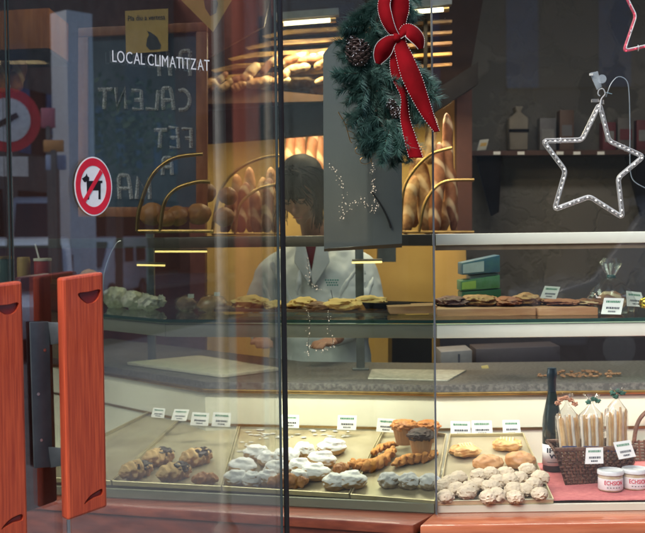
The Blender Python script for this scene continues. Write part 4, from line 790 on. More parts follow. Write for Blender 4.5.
def curved_text(txt, name, m_, parent, c, r, a_mid, a_w, z, h, bold=.02):
    bm = text_bm(txt, 1, .5, bold); xs = [v.co.x for v in bm.verts]; ys = [v.co.y for v in bm.verts]; x0_, x1_, y0_, y1_ = min(xs), max(xs), min(ys), max(ys)
    for v in bm.verts:
        a = a_mid + ((v.co.x - x0_) / (x1_ - x0_) - .5) * a_w; q = r + v.co.z * .0006; v.co = Vector((c.x + math.cos(a) * q, c.y + math.sin(a) * q, c.z + z + (v.co.y - y0_) / (y1_ - y0_) * h))
    mb = MB(); mb.bm.free(); mb.bm = bm; return mb.build(name, m_, parent, smooth=False)
curved_text('IPP', 'print', print_m, lo_, c, 10.4 * s, R(262), R(70), 19 * s, 5.0 * s, .03); curved_text('vv', 'print', print_m, lo_, c, 10.4 * s, R(266), R(50), 13.5 * s, 4.2 * s, .03); curved_text('______', 'print', print_m, lo_, c, 10.4 * s, R(266), R(75), 9.3 * s, .5 * s)
# wicker basket
wk = mat('wicker', (.16, .075, .045), .6, c2=(.07, .032, .02), scale=90, stretch=(1, 1, .6), bump=.5)
BZ = TZ0 + .008; bt = [PZ(566, 484.5, BZ), PZ(626, 481.5, BZ), PZ(634, 462, BZ), PZ(574, 464, BZ)]
bt = [Vector(v) for v in bt]; Yf = bt[0].y
top = [P(555.5, 449.5, Yf - .015), P(636, 447.5, Yf - .015)]; top += [top[1] + Vector((.0, .13, 0)), top[0] + Vector((0, .13, 0))]
bk = thing('wicker_basket', 'brown wicker basket holding the bags of breadsticks', 'basket', (bt[0] + bt[1]) / 2)
cent = sum(bt, Vector()) / 4
for a_, b_, a2, b2 in [(0, 1, 0, 1), (1, 2, 1, 2), (2, 3, 2, 3), (3, 0, 3, 0)]:
    mb = MB(); n_ = 22 if a_ % 2 == 0 else 8
    for k in range(n_ + 1):
        u = k / n_; lo = bt[a_].lerp(bt[b_], u); hi = top[a_].lerp(top[b_], u); mb.tube([lo, hi], .0036, 6)
    for j in range(11):
        v = (j + .5) / 11; pts = []
        for k in range(n_ * 2 + 1):
            u = k / (n_ * 2); p = bt[a_].lerp(bt[b_], u).lerp(top[a_].lerp(top[b_], u), v); out = (p - Vector((cent.x, cent.y, p.z))).normalized(); pts.append(p + out * .0035 * (1 if (k // 2 + j) % 2 else -1))
        mb.tube(pts, .0031, 5)
    mb.build('side', wk, bk)
mb = MB(); mb.tube([*top], .006, 8, closed=True); mb.build('rim', wk, bk)
MB().poly_prism(bt, (0, 0, .004)).build('bottom', wk, bk, smooth=False)
stick = mat('breadstick', (.78, .55, .28), .6, c2=(.62, .38, .16), scale=40, bump=.2); cello = glass('cellophane', (.93, .93, .93), .07, .03)
Ys = Yf + .05
def stickbag(x0_, x1_, ytop, ytie, label, tiem, tie_c, n=9, lean=0):
    t = thing('breadstick_bag', label, 'breadstick bag', P((x0_ + x1_) / 2, 462, Ys), 'cellophane bags of breadsticks')
    for k in range(n):
        u = (k + .5) / n; x = x0_ + (x1_ - x0_) * u; yt = ytop + random.uniform(-1, 5); d_ = random.uniform(-.02, .02)
        mb = MB(); a = P(x + lean, yt, Ys + d_); b = P(x * .9 + .1 * (x0_ + x1_) / 2 + 2, 466, Ys + d_); n_ = 8
        mb.tube([a.lerp(b, i / n_) + Vector((math.sin(i * 2 + k) * .0006, 0, 0)) for i in range(n_ + 1)], [.003] + [.0046 * random.uniform(.9, 1.1) for _ in range(n_ - 1)] + [.004], 8); mb.build('breadstick', stick if k % 3 else mat('breadstick_pale', (.84, .76, .62), .6), t)
    # sleeve: a crinkled cellophane tube gathered at the tie
    mb = MB(); rings = []; prf = [(466, .95), (440, 1.06), (420, 1.05), (ytop + 2, .98), (ytop - 3, .6), (ytie + 3, .22), (ytie, .14), (ytie - 4, .42), (ytie - 8, .7)]
    cx = (x0_ + x1_) / 2; hw = (x1_ - x0_) / 2 * M(Ys)
    for (yy, k_) in prf:
        cc = P(cx + lean * (466 - yy) / 60, yy, Ys); rings.append([mb.bm.verts.new(cc + Vector((math.cos(2 * math.pi * j / 24) * hw * k_ * (1 + .10 * (j % 2)), math.sin(2 * math.pi * j / 24) * .033 * k_ * (1 + .10 * (j % 2)), random.uniform(-.001, .001)))) for j in range(24)])
    for A_, B_ in zip(rings, rings[1:]):
        for j in range(24): mb.bm.faces.new((A_[j], A_[(j + 1) % 24], B_[(j + 1) % 24], B_[j]))
    mb.build('sleeve', cello, t)
    MB().slab([(cx - 8, 446), (cx + 7, 446), (cx + 6, 452), (cx - 7, 452)], Ys - .037, .001).build('blue_print', mat('blue_print', (.05, .08, .22), .6), t, smooth=False)
    mb = MB()
    for (dx, dy) in tie_c:
        cc = P(cx + lean + dx, ytie + dy, Ys - .01); mb.blob(cc, (.008, .006, .006), dx * 3 + dy, .9, 2.2, 3)
    mb.build('ribbon_tie', tiem, t)
otie = mat('orange_tie', (.60, .30, .18), .6); gtie = mat('green_tie', (.06, .17, .12), .6)
stickbag(559, 581, 414, 402, 'breadstick bag with an orange tie at the left of the basket', otie, [(-6, -3), (-1, -4), (4, -2), (8, 2), (-9, 1)], lean=-3)
stickbag(580, 603, 413, 402, 'breadstick bag with orange and green tie in the middle of the basket', gtie, [(2, -3), (6, -1), (-3, 0)], lean=0)
stickbag(604, 625, 408, 396, 'breadstick bag with a green tie at the right of the basket', gtie, [(-4, -3), (2, -5), (6, -3), (-1, 0)], n=8, lean=2)
# jars
jg = mat('jar_glass', (.55, .48, .36), .1, c2=(.45, .36, .22), scale=60)
def jar(x, ybot, label, dx=0):
    c = PZ(x, ybot - 3, TZ0 + .008); s = M(c.y); t = thing('preserve_jar', label, 'jar', c, 'small preserve jars')
    MB().lathe([(r * s, z * s) for r, z in [(11.3, 0), (12.2, 1), (12.2, 15), (11.4, 17.5)]], c, 32).build('glass', jg, t)
    MB().lathe([(r * s, z * s) for r, z in [(12.5, 16), (13.2, 16.4), (13.2, 19.6), (12.6, 20.4), (11.4, 20.2), (11, 19.9)]], c, 40).build('lid', mat('jar_lid', (.74, .77, .78), .3), t)
    lb = MB().lathe([(12.35 * s, 1.6 * s), (12.45 * s, 1.8 * s), (12.45 * s, 12.5 * s), (12.35 * s, 12.7 * s)], c, 40).build('label', mat('jar_label', (.80, .76, .76), .5), t)
    curved_text('ECHSION', 'print', red_p, lb, c, 12.6 * s, R(272), R(88), 7.0 * s, 4.2 * s, .015); curved_text('- - - - -', 'print', print_m, lb, c, 12.6 * s, R(270), R(60), 4 * s, .6 * s)
jar(610.5, 492.5, 'small white lidded preserve jar, left of the two on the pink cloth'); jar(635, 491, 'small white lidded preserve jar, right of the two on the pink cloth')
# second dark basket at the right edge
b2 = thing('wicker_basket', 'dark wicker basket with a tall handle cut by the right edge', 'basket', PZ(652, 462, BZ)); Yq = b2.location.y + .02
mb = MB()
for j in range(8): mb.tube([P(634 - j * .3, 463 - j * 3, Yq), P(700, 461 - j * 3, Yq)], .0042, 6)
for k in range(12): mb.tube([P(635 + k * 5.5, 463, Yq - .003), P(633 + k * 5.6, 440, Yq - .003)], .0035, 6)
mb.build('side', wk, b2)
MB().tube(smooth_path([P(634, 441, Yq), P(637, 425, Yq), P(644, 414, Yq), P(658, 406, Yq), P(680, 410, Yq), P(695, 440, Yq)], 6), .007, 8).build('handle', wk, b2)
# ================================================================== SHELF GOODS (lower glass shelf)
ZS = 1.184
def on_s(px, Y, z=ZS): q = P(px, 300, Y); return Vector((q.x, Y, z))
brd = mat('board_wood', (.52, .29, .15), .55, c2=(.40, .19, .09), scale=10, stretch=(1, 6, 6))
for q, Y, nm in [([(437, 302), (536, 299), (539, 315.5), (437, 317)], 3.52, 'left flat wooden bread board on the lower shelf'), ([(538, 301), (598, 300), (602, 313), (541, 315.5)], 3.50, 'right flat wooden bread board on the lower shelf')]:
    a = P(*q[0], Y); b = P(*q[1], Y); mb = MB(); mb.box(((a.x + b.x) / 2, Y + .14, ZS + .012), (b.x - a.x, .28, .024)); tag(mb.build('bread_board', brd, bevel=.003), nm, 'board', 'wooden boards on the lower shelf')
def flat(x, w, h, Y, m_, label, seed, name='flatbread', z0=ZS + .025, grp='flatbreads on the boards'):
    c = on_s(x, Y, z0 + h * M(Y) * .42); return tag(MB().blob(c, (w / 2 * M(Y), .09, h / 2 * M(Y)), seed, .3, 2.2, 4).build(name, m_), label, 'bread', grp)
meat = mat('topping_brown', (.17, .07, .055), .6, c2=(.09, .03, .03), scale=70, bump=.6); veg = mat('topping_gold', (.52, .30, .10), .6, c2=(.25, .10, .03), scale=60, bump=.6)
flat(452, 32, 10, 3.68, meat, 'dark topped flatbread at the left end of the board', 1); flat(480, 36, 11, 3.68, veg, 'golden topped flatbread second from the left', 2); flat(507, 30, 9, 3.66, mat('topping_red', (.42, .13, .05), .6, c2=(.25, .08, .03), scale=60, bump=.6), 'reddish topped flatbread in the middle of the board', 3)
flat(527, 28, 12, 3.68, veg, 'golden flatbread under the leaning tag', 4); flat(560, 40, 6, 3.66, mat('topping_rust', (.42, .17, .08), .6, c2=(.3, .1, .05), scale=50, bump=.4), 'thin rusty flatbread right of the leaning tag', 5); flat(589, 26, 6, 3.64, crust_d, 'thin brown flatbread at the right end of the board', 6)
# stacked boxes green, blue
bl_b = mat('box_blue', (.03, .10, .17), .5, c2=(.05, .14, .16), scale=40); gr_b = mat('box_green', (.05, .17, .05), .5, c2=(.09, .22, .12), scale=40); wh_b = mat('box_white', (.45, .55, .58), .4)
carton('food_box', 'blue box with a pale front, top of the stack on the lower shelf', 'box', [(462, 263), (500, 255), (500, 272), (462, 275)], 3.86, .12, bl_b, 'stacked boxes', ([(463, 264.5), (484, 261), (484, 271.5), (463, 273.5)], wh_b))
carton('food_box', 'green box in the middle of the stack on the lower shelf', 'box', [(461, 281), (500, 275), (500, 288), (461, 291)], 3.86, .12, gr_b, 'stacked boxes', ([(462, 282.5), (476, 280.5), (476, 288.5), (462, 289.5)], mat('box_lime', (.3, .5, .1), .4)))
carton('food_box', 'dark green box at the bottom of the stack on the lower shelf', 'box', [(462, 292), (501, 289), (501, 302), (462, 304)], 3.86, .12, mat('box_dkgreen', (.02, .10, .04), .4), 'stacked boxes', None)
carton('food_box', 'pale box between blue and green ones in the stack', 'box', [(470, 275.6), (499, 273), (499, 275.6), (470, 280)], 3.88, .10, wh_b, 'stacked boxes', None)
# plastic bag with tied neck, gold ball
pb = thing('plastic_bag', 'clear plastic bag with a tied neck on the lower shelf', 'bag', on_s(610, 3.62)); mb = MB(); rings = []
for (yy, w) in [(312, 22), (300, 24), (290, 18), (280, 8), (276, 3), (270, 7), (263, 10), (258, 6)]:
    cc = P(611, yy, 3.62); rings.append([mb.bm.verts.new(cc + Vector((math.cos(2 * math.pi * j / 28) * w * M(3.62) * (1 + .16 * (j % 2)), math.sin(2 * math.pi * j / 28) * w * M(3.62) * .8 * (1 + .16 * (j % 2)), random.uniform(-.002, .002)))) for j in range(28)])
for A_, B_ in zip(rings, rings[1:]):
    for j in range(28): mb.bm.faces.new((A_[j], A_[(j + 1) % 28], B_[(j + 1) % 28], B_[j]))
mb.build('film', cello, pb); MB().blob(P(611, 302, 3.64), (.05, .04, .035), 3, .2, 3, 3).build('bread_inside', crust_d, pb)
MB().tube([P(607, 276.5, 3.62), P(615, 276.5, 3.62)], .006, 8).build('tie', mat('tie_teal', (.03, .12, .12), .4), pb)
tag(MB().blob(P(645, 303, 3.5), .019, 1, .02, 2, 3).build('gold_ball', mat('gold_foil', (.8, .55, .08), .2, 1, bump=.5)), 'shiny gold foil ball at the right edge of the lower shelf', 'sweet')
# left part of the lower shelf
pasty = topcoat('pasty_gold', (.88, .58, .22), (.70, .34, .09), 30, .3)
for i, (x, y, w, h, Y, m_) in enumerate([(251, 301, 38, 13, 3.80, pasty), (275, 304, 24, 9, 3.76, pasty), (303, 299.5, 30, 11, 3.78, pasty), (318, 304, 30, 8, 3.74, crust_d), (342, 303, 42, 10, 3.74, pasty), (370, 301, 38, 12, 3.74, pasty), (396, 306, 26, 6, 3.74, crust)]):
    h *= 1.35; c = P(x, y, Y); c.z = ZS + h * .42 * M(Y) + .006; tag(MB().blob(c, (w / 2 * M(Y), .05, h / 2 * M(Y)), i + 60, .26, 2.2, 4).build('pasty', m_), 'golden baked pasty on the lower shelf, ' + ['large one left of the black post', 'low one hidden at the black post', 'high one just right of the black post', 'dark low one under the coat', 'long flat one below the coat logo', 'rounded one in front of the brown post', 'thin crust at the right end'][i], 'pasty', 'pasties on the lower shelf')
tag(MB().slab([(214, 309), (398, 311), (398, 313.4), (214, 311.6)], 3.70, .2).build('serving_board', mat('serving_brown', (.14, .07, .04), .5), smooth=False), 'thin brown serving board under the pasties', 'board')
tag(MB().slab([(362, 303), (440, 305), (436, 309), (366, 309)], 3.66, .16).build('black_tray', beam, bevel=.003), 'black tray on the lower shelf left of the corner', 'tray')
tag(MB().slab([(388, 307), (437, 305.5), (437, 313), (390, 314)], 3.56, .14).build('wooden_board', brd, smooth=False), 'pale wood board end left of the window corner', 'board')
cel2 = mat('wrapped_pale', (.72, .71, .66), .3, c2=(.50, .49, .44), scale=60, bump=.9, bscale=50)
for i, (x, y, w, h, Y) in enumerate([(116, 296, 24, 22, 4.18), (133, 297, 22, 19, 4.10), (149, 299, 22, 16, 4.02)]):
    c = P(x, y, Y); c.z = ZS + h * .45 * M(Y); t = thing('wrapped_loaf', 'pale wrapped nougat loaf on the lower shelf, ' + ['nearest the red handle', 'middle of three', 'right with a gathered end'][i], 'packet', c, 'pale wrapped loaves'); MB().blob(c, (w / 2 * M(Y), .07, h / 2 * M(Y)), i + 80, .2, 2.2, 4).build('wrapper', cel2, t)
    MB().blob(c + Vector((w * .55 * M(Y), 0, .005)), (.016, .02, .02), i, .5, 3, 3).build('gathered_end', cel2, t)
for i, (x, y, w, h, Y, m_) in enumerate([(186, 299, 19, 15, 3.95, mat('cake_brown', (.34, .19, .12), .5, bump=.3)), (212, 297, 28, 17, 3.86, bunglz)]):
    c = P(x, y, Y); c.z = ZS + h * .45 * M(Y); t = thing('wrapped_cake', ['small brown cake in a clear wrapper on the lower shelf', 'glazed bun in a clear wrapper by the pale streak'][i], 'cake', c, 'wrapped cakes'); MB().blob(c, (w / 2 * M(Y), .035, h / 2 * M(Y)), i + 90, .12, 2, 4).build('cake', m_, t)
    MB().blob(c, (w * .56 * M(Y), .04, h * .56 * M(Y)), i + 95, .3, 3, 3).build('film', cello, t)
    MB().slab([(x + 2, y - 5), (x + 8, y - 5), (x + 8, y - 1), (x + 2, y - 1)], Y - .045, .001).build('label', card_m, t, smooth=False)
# board and papers on the granite
ZG = KZ + .023
q = [PZ(x, y, ZG) for x, y in [(127, 365), (222, 378), (280, 371), (200, 358)]]
tag(MB().poly_prism(q, (0, 0, .012)).build('cutting_board', mat('pale_board', (.52, .50, .40), .5), bevel=.003), 'large pale cutting board on the granite at the left', 'board')
q = [PZ(x, y, ZG) for x, y in [(368, 379), (448, 381), (466, 371), (372, 370)]]
tag(MB().poly_prism(q, (0, 0, .004)).build('paper_sheet', mat('paper_grey', (.42, .42, .36), .7, c2=(.3, .3, .26), scale=60), smooth=False), 'grey gridded paper on the granite left of the corner', 'paper')
carton('carton', 'pale carton on the dark low cabinet behind the corner', 'box', [(441, 352), (472, 350), (472, 368), (441, 369)], 4.4, .2, mat('carton_grey', (.16, .16, .17), .6), None, ([(458, 354), (460, 354), (460, 364), (458, 364)], print_m))
carton('carton', 'wide grey carton behind the granite at the right', 'box', [(476, 349), (560, 346), (560, 366), (476, 368)], 4.5, .2, mat('carton_dark', (.035, .03, .04), .6))
carton('price_card', 'little yellow card lying on the granite', 'card', [(481, 366), (488, 365), (490, 371), (484, 373)], 4.0, .004, mat('card_yellow', (.6, .5, .2), .6))
mb = MB(); random.seed(3)
for k in range(60): mb.blob(PZ(560 + random.uniform(-22, 60), 376 + random.uniform(-3, 3), ZG) + Vector((0, 0, .008)), (.007, .006, .004), k, .4, 3, 2)
tag(mb.build('crumbs', mat('crumb_brown', (.22, .12, .07), .8)), 'brown crumbs and nuts scattered on the granite', 'crumbs', kind='stuff')
# jars behind the left doors
for i, (x, yt, yb, r_, m_, cap) in enumerate([(6, 257, 284, 8, mat('jar_green', (.05, .09, .07), .15), brass), (24, 257, 284, 6.5, mat('canister_gold', (.40, .26, .07), .4), None), (43, 259, 284, 8.5, mat('cup_red', (.36, .04, .03), .3), cream)]):
    c = P(x, yb, 3.9); s = M(3.9); H = (yb - yt) * s; t = thing(['glass_jar', 'gold_canister', 'red_cup'][i], ['green glass jar with a brass lid behind the left handle', 'gold canister behind the dark handle', 'red cup with a pale rim and straw behind the dark handle'][i], ['jar', 'canister', 'cup'][i], c)
    MB().lathe([(r_ * s * .95, 0), (r_ * s, H * .1), (r_ * s, H * .9), (r_ * s * .9, H)], c, 24).build('body', m_, t)
    if cap: MB().lathe([(r_ * s * 1.05, H * .93), (r_ * s * 1.05, H * 1.03)], c, 24).build('rim', cap, t)
    if i == 2: MB().tube([P(40, 262, 3.9), P(35, 244, 3.9)], .003, 8).build('straw', white, t)
tag(MB().slab([(-80, 284), (56, 284), (56, 290), (-80, 290)], 3.8, .4).build('side_shelf', mat('dark_shelf2', (.05, .03, .02), .4), smooth=False), 'dark shelf behind the door handles', 'shelf')
c = P(89, 277, 4.05); tag(MB().blob(c, (.035, .035, .03), 77, .1, 2, 3).build('bread_bun', mat('bun_orange', (.6, .28, .07), .5)), 'orange bun peeking over the top of the right handle', 'bun')
# thin curved wires hanging behind the door
tag(MB().tube(smooth_path([P(103, 300, 3.3), P(104, 275, 3.3), P(110, 255, 3.3), P(117, 243, 3.3), P(121, 241, 3.3)], 6), .0016, 6).build('bent_wire', steel), 'thin bent wire standing beside the right handle', 'wire')
# ================================================================== GREY CARD, WREATH, STARS
gp = thing('grey_card', 'large plain grey card hanging behind the wreath', 'card', P(362, 247, 3.16))
MB().slab([(323, 54), (333, 42), (346, 38), (402, 36), (402, 243.5), (324, 248.5)], 3.16, .004).build('sheet', mat('grey_board', (.25, .265, .28), .6, c2=(.225, .24, .255), scale=3), gp, smooth=False)
MB().slab([(324, 248.7), (402, 243.7), (402, 247.5), (324, 251.5)], 3.158, .008).build('lower_edge', mat('edge_brown', (.12, .07, .03), .5), gp, smooth=False)
glint = emis('glint_glow', (1, .80, .66), .55)  # star reflections in the glass, built as glowing beads on thin wires
def star_glints(label, paths, Y):
    t = thing('star_reflection', label, 'star glint', P(*paths[0][0], Y), 'star reflections built as glowing beads')
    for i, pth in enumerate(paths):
        pp = smooth_path([P(x, y, Y) for x, y in pth], 5); MB().tube(pp, .0008, 6).build('wire', mat('glint_wire', (.2, .2, .2), .3), t)
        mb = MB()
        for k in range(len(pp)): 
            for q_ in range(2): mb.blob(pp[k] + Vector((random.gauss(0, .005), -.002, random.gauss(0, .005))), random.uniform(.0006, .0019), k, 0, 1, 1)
        mb.build('bulbs', glint, t)
star_glints('star reflection built as tiny glowing beads in a zigzag before the grey card', [[(331, 166), (337, 175), (343, 188), (343, 205), (342, 219), (351, 207), (359, 199), (367, 205), (375, 210), (377, 201)], [(373, 163), (372, 174), (374, 186), (373, 194)]], 3.15)
star_glints('star reflection built as tiny glowing beads below the coat logo', [[(307, 258), (309, 272), (312, 283), (319, 288)], [(308, 312), (310, 328), (308, 345), (309, 353)], [(328, 312), (329, 328), (333, 345), (318, 350)]], 3.2)
tag(MB().tube(smooth_path([P(372, 192, 3.155), P(381, 205, 3.155), P(388, 219, 3.155), P(391, 228, 3.155)], 4), [.002 + .0001 * k for k in range(13)], 8).build('twig_reflection', mat('twig_dark', (.03, .028, .025), .6)), 'thin dark reflected stem built as a twig before the grey card', 'twig')  # reflection of a dark stem, built as a solid twig
# wreath
YW = 2.90
wr = thing('pine_wreath', 'green pine swag with a red bow and cones hung outside the glass', 'wreath', P(378, 155, YW))
random.seed(21)
needles = [MB(), MB(), MB()]; stems = MB()
def needle(mb, p, d, L, w):
    u = d.cross(Vector((0, 1, .3))).normalized() * w; v = d.cross(u).normalized() * w; vs_ = [mb.bm.verts.new(p + u), mb.bm.verts.new(p - u * .5 + v), mb.bm.verts.new(p - u * .5 - v), mb.bm.verts.new(p + d * L)]
    for f in ((0, 1, 3), (1, 2, 3), (2, 0, 3)): mb.bm.faces.new([vs_[k] for k in f])
spine = [(388, -6), (374, 12), (366, 35), (362, 58), (366, 82), (374, 105), (384, 128), (392, 140)]
sp_ = smooth_path([Vector((x, y, 0)) for x, y in spine], 8)
def branch(x0, y0, ang, L, Yo):
    a = P(x0, y0, YW + Yo); dpx = Vector((math.cos(ang), 0, -math.sin(ang))); d = Vector((dpx.x, random.uniform(-.55, .1), dpx.z)).normalized(); Lm = L * M(YW); n = 12; pts = []; p = a.copy()
    for i in range(n):
        pts.append(p.copy()); d = (d + Vector((random.uniform(-.08, .08), random.uniform(-.06, .06), random.uniform(-.08, .08) - .015))).normalized(); p += d * Lm / n
        mb = needles[random.choice((0, 0, 1, 1, 2))]
        for k in range(20):
            az = random.uniform(0, 2 * math.pi); h = d.cross(Vector((0, 0, 1)) if abs(d.z) < .9 else Vector((1, 0, 0))).normalized(); g = d.cross(h)
            dd = (d * random.uniform(.5, 1.1) + (h * math.cos(az) + g * math.sin(az)) * .9).normalized(); needle(mb, p - d * random.uniform(0, Lm / n), dd, random.uniform(.019, .032), .0009)
    stems.tube(pts, [.0022 * (1 - .6 * i / n) for i in range(n)], 5)
for k in range(150):
    q = sp_[random.randrange(len(sp_))]; side = random.choice((-1, 1)); ang = random.gauss(math.pi / 2, .35) if random.random() < .25 else (random.uniform(.1, 1.2) if side > 0 else random.uniform(1.9, 3.1))
    L = random.uniform(15, 33) * (1.25 if (side > 0 and 40 < q.y < 110) else 1); branch(q.x + (8 if side > 0 else 0), q.y, ang, L, random.uniform(-.03, .03))
for (x, y, a_, L) in [(368, 78, 3.05, 34), (366, 74, 3.3, 30), (378, 40, 2.9, 30), (398, 45, .9, 36), (405, 60, .7, 36), (400, 85, .3, 38), (398, 70, .5, 36), (374, 105, 2.4, 32), (390, 120, 1.3, 34), (386, 130, 1.8, 28), (404, 100, .6, 28), (368, 20, 2.7, 26), (364, 28, 3.0, 24), (360, 50, 2.9, 20)]:
    for j in range(3): branch(x + random.uniform(-4, 4), y + random.uniform(-4, 4), a_ + random.uniform(-.2, .2), L, random.uniform(-.04, .01))
for i, (mb, cc) in enumerate(zip(needles, [(.035, .10, .08), (.07, .16, .13), (.13, .26, .22)])): mb.build('needles', mat('pine_%d' % i, cc, .55, c2=tuple(v * .7 for v in cc), scale=8), wr, smooth=False)
stems.build('stems', mat('stem_brown', (.06, .045, .03), .8), wr)
def cone(x, y, r, Yo=-.045):
    c = P(x, y, YW + Yo); t = MB(); n = 0
    t.blob(c, (r * .6, r * .6, r * .8), 1, 0, 1, 2)
    for j in range(9):
        z = (j / 8 * 2 - 1) * r * 1.05; rr_ = r * math.sqrt(max(.05, 1 - (z / r / 1.15) ** 2))
        for k in range(8):
            a = 2 * math.pi * (k + .5 * (j % 2)) / 8; o = Vector((math.cos(a) * rr_, math.sin(a) * rr_, z)); t.blob(c + o * .85, (r * .22, r * .22, r * .09), 1, 0, 1, 1, rot=Matrix.Rotation(a, 4, 'Z') @ Matrix.Rotation(-.5, 4, 'Y'))
    co = t.build('pine_cone', mat('cone_brown', (.085, .05, .04), .6, c2=(.03, .018, .015), scale=30), wr)
    mb = MB()
    for k in range(26): 
        a = random.uniform(math.pi, 2 * math.pi); z = random.uniform(-1, 1); rr_ = math.sqrt(1 - z * z * .8) * r * 1.02; mb.blob(c + Vector((math.cos(a) * rr_, math.sin(a) * rr_, z * r)), .0012, k, 0, 1, 1)
    mb.build('frost', mat('frost_white', (.75, .77, .8), .6), co)
cone(358, 53, .034); cone(352, 44, .02, -.03); cone(396, 112, .016); cone(391, 104, .014)
MB().blob(P(424, 96, YW - .04), .013, 1, .03, 2, 3).build('ornament', mat('silver_ball', (.8, .8, .82), .15, 1), wr)
gw = mat('gold_wire', (.5, .28, .09), .3, 1)
MB().tube(smooth_path([P(338, 112, YW + .02), P(345, 124, YW + .02), P(350, 140, YW + .02), P(352, 143, YW + .02)], 5), .0013, 6).build('gold_curl', gw, wr)
for (x, y) in [(341, 118), (344, 124), (347, 131), (350, 138)]: MB().tube(smooth_path([P(x, y, YW + .02), P(x + 5, y + 1, YW + .02), P(x + 8, y + 4, YW + .02)], 4), .001, 6).build('gold_curl', gw, wr)
for (x, y, r_) in [(362, 148, 7), (366, 158, 6), (371, 150, 5)]:
    MB().tube([P(x + r_ * math.cos(a * .5), y + r_ * .8 * math.sin(a * .5) + a * .4, YW + .03) for a in range(14)], .0009, 6).build('gold_curl', gw, wr)
velvet = mat('red_velvet', (.22, .003, .007), .9, c2=(.13, .002, .004), scale=14, spec=.1); bead = mat('silver_bead', (.72, .68, .66), .35, .3)
bow = thing('x', None, None, (0, 0, 0)); bpy.data.objects.remove(bow)
bowroot = MB().blob(P(396, 38, YW - .075), (.012, .010, .012), 2, .2, 2, 3).build('bow_knot', velvet, wr)
def strip(pts, name='ribbon_tail'):
    """pts: (x, y, halfwidth px, y offset m, sideways angle)"""
    cs = smooth_path([Vector((p[0], p[1], p[3] * 1000)) for p in pts], 8); ws = smooth_path([Vector((p[2], p[4], 0)) for p in pts], 8); mb = MB(); Lf, Rt, rows = [], [], []
    for c_, w_ in zip(cs, ws):
        a = w_.y; cw = P(c_.x, c_.y, YW - .07 + c_.z / 1000); hw = w_.x * M(YW); s_ = Vector((math.cos(a), math.sin(a) * .6, math.sin(a) * .4)); ii = cs.index(c_); dv = cs[min(ii + 1, len(cs) - 1)] - cs[max(ii - 1, 0)]; dv.z = 0; dv.normalize(); s_ = Vector((dv.y * .9, .35, dv.x * .9)) if name == 'bow_loop' else s_; l = cw - s_ * hw; r = cw + s_ * hw; mid = cw + Vector((0, -.0035, 0)); rows.append([mb.bm.verts.new(l), mb.bm.verts.new(mid), mb.bm.verts.new(r)]); Lf.append(l); Rt.append(r)
    for A_, B_ in zip(rows, rows[1:]):
        for j in range(2): mb.bm.faces.new((A_[j], A_[j + 1], B_[j + 1], B_[j]))
    o = mb.build(name, velvet, wr, mods=[('solid', .0012)]); bd = MB()
    for E in (Lf, Rt):
        for p, q in zip(E, E[1:]):
            n = max(1, int((q - p).length / .0042))
            for k in range(n): bd.blob(p.lerp(q, k / n) + Vector((0, -.0015, 0)), (.0011, .0011, .0017), 1, 0, 1, 1)
    bd.build('bead_edge', bead, o); return o
strip([(392, -14, 14, .0, .2), (396, 6, 13, .005, -.1), (398, 24, 8, .0, .1), (399, 40, 6.5, 0, .2), (405, 58, 8.5, -.01, .1), (412, 78, 10, -.015, .0), (420, 98, 8.5, -.01, .2), (428, 116, 6, -.005, .1), (437, 132, 3, 0, .4)])
strip([(398, 44, 4, .01, .3), (395, 60, 6, .01, .5), (400, 78, 8, .012, .2), (404, 96, 5, .01, .8), (405, 118, 5, .012, .3), (410, 138, 6, .01, .1), (416, 158, 7, .01, .0)])
strip([(397, 37, 3, 0, 0), (391, 29, 5, -.01, 0), (386, 17, 6.5, -.015, 0), (384, 4, 6.5, -.01, 0), (389, -12, 6, 0, 0)], 'bow_loop')
strip([(397, 38, 3, -.004, 0), (390, 42, 7, -.012, 0), (384, 49, 9.5, -.012, 0), (380, 57, 7.5, -.004, 0), (378, 64, 3, .0, 0)], 'bow_loop')
strip([(399, 37, 3, -.002, 0), (406, 30, 6.5, -.01, 0), (412, 33, 8.5, -.014, 0), (418, 40, 7.5, -.008, 0), (421, 49, 3, .0, 0)], 'bow_loop')
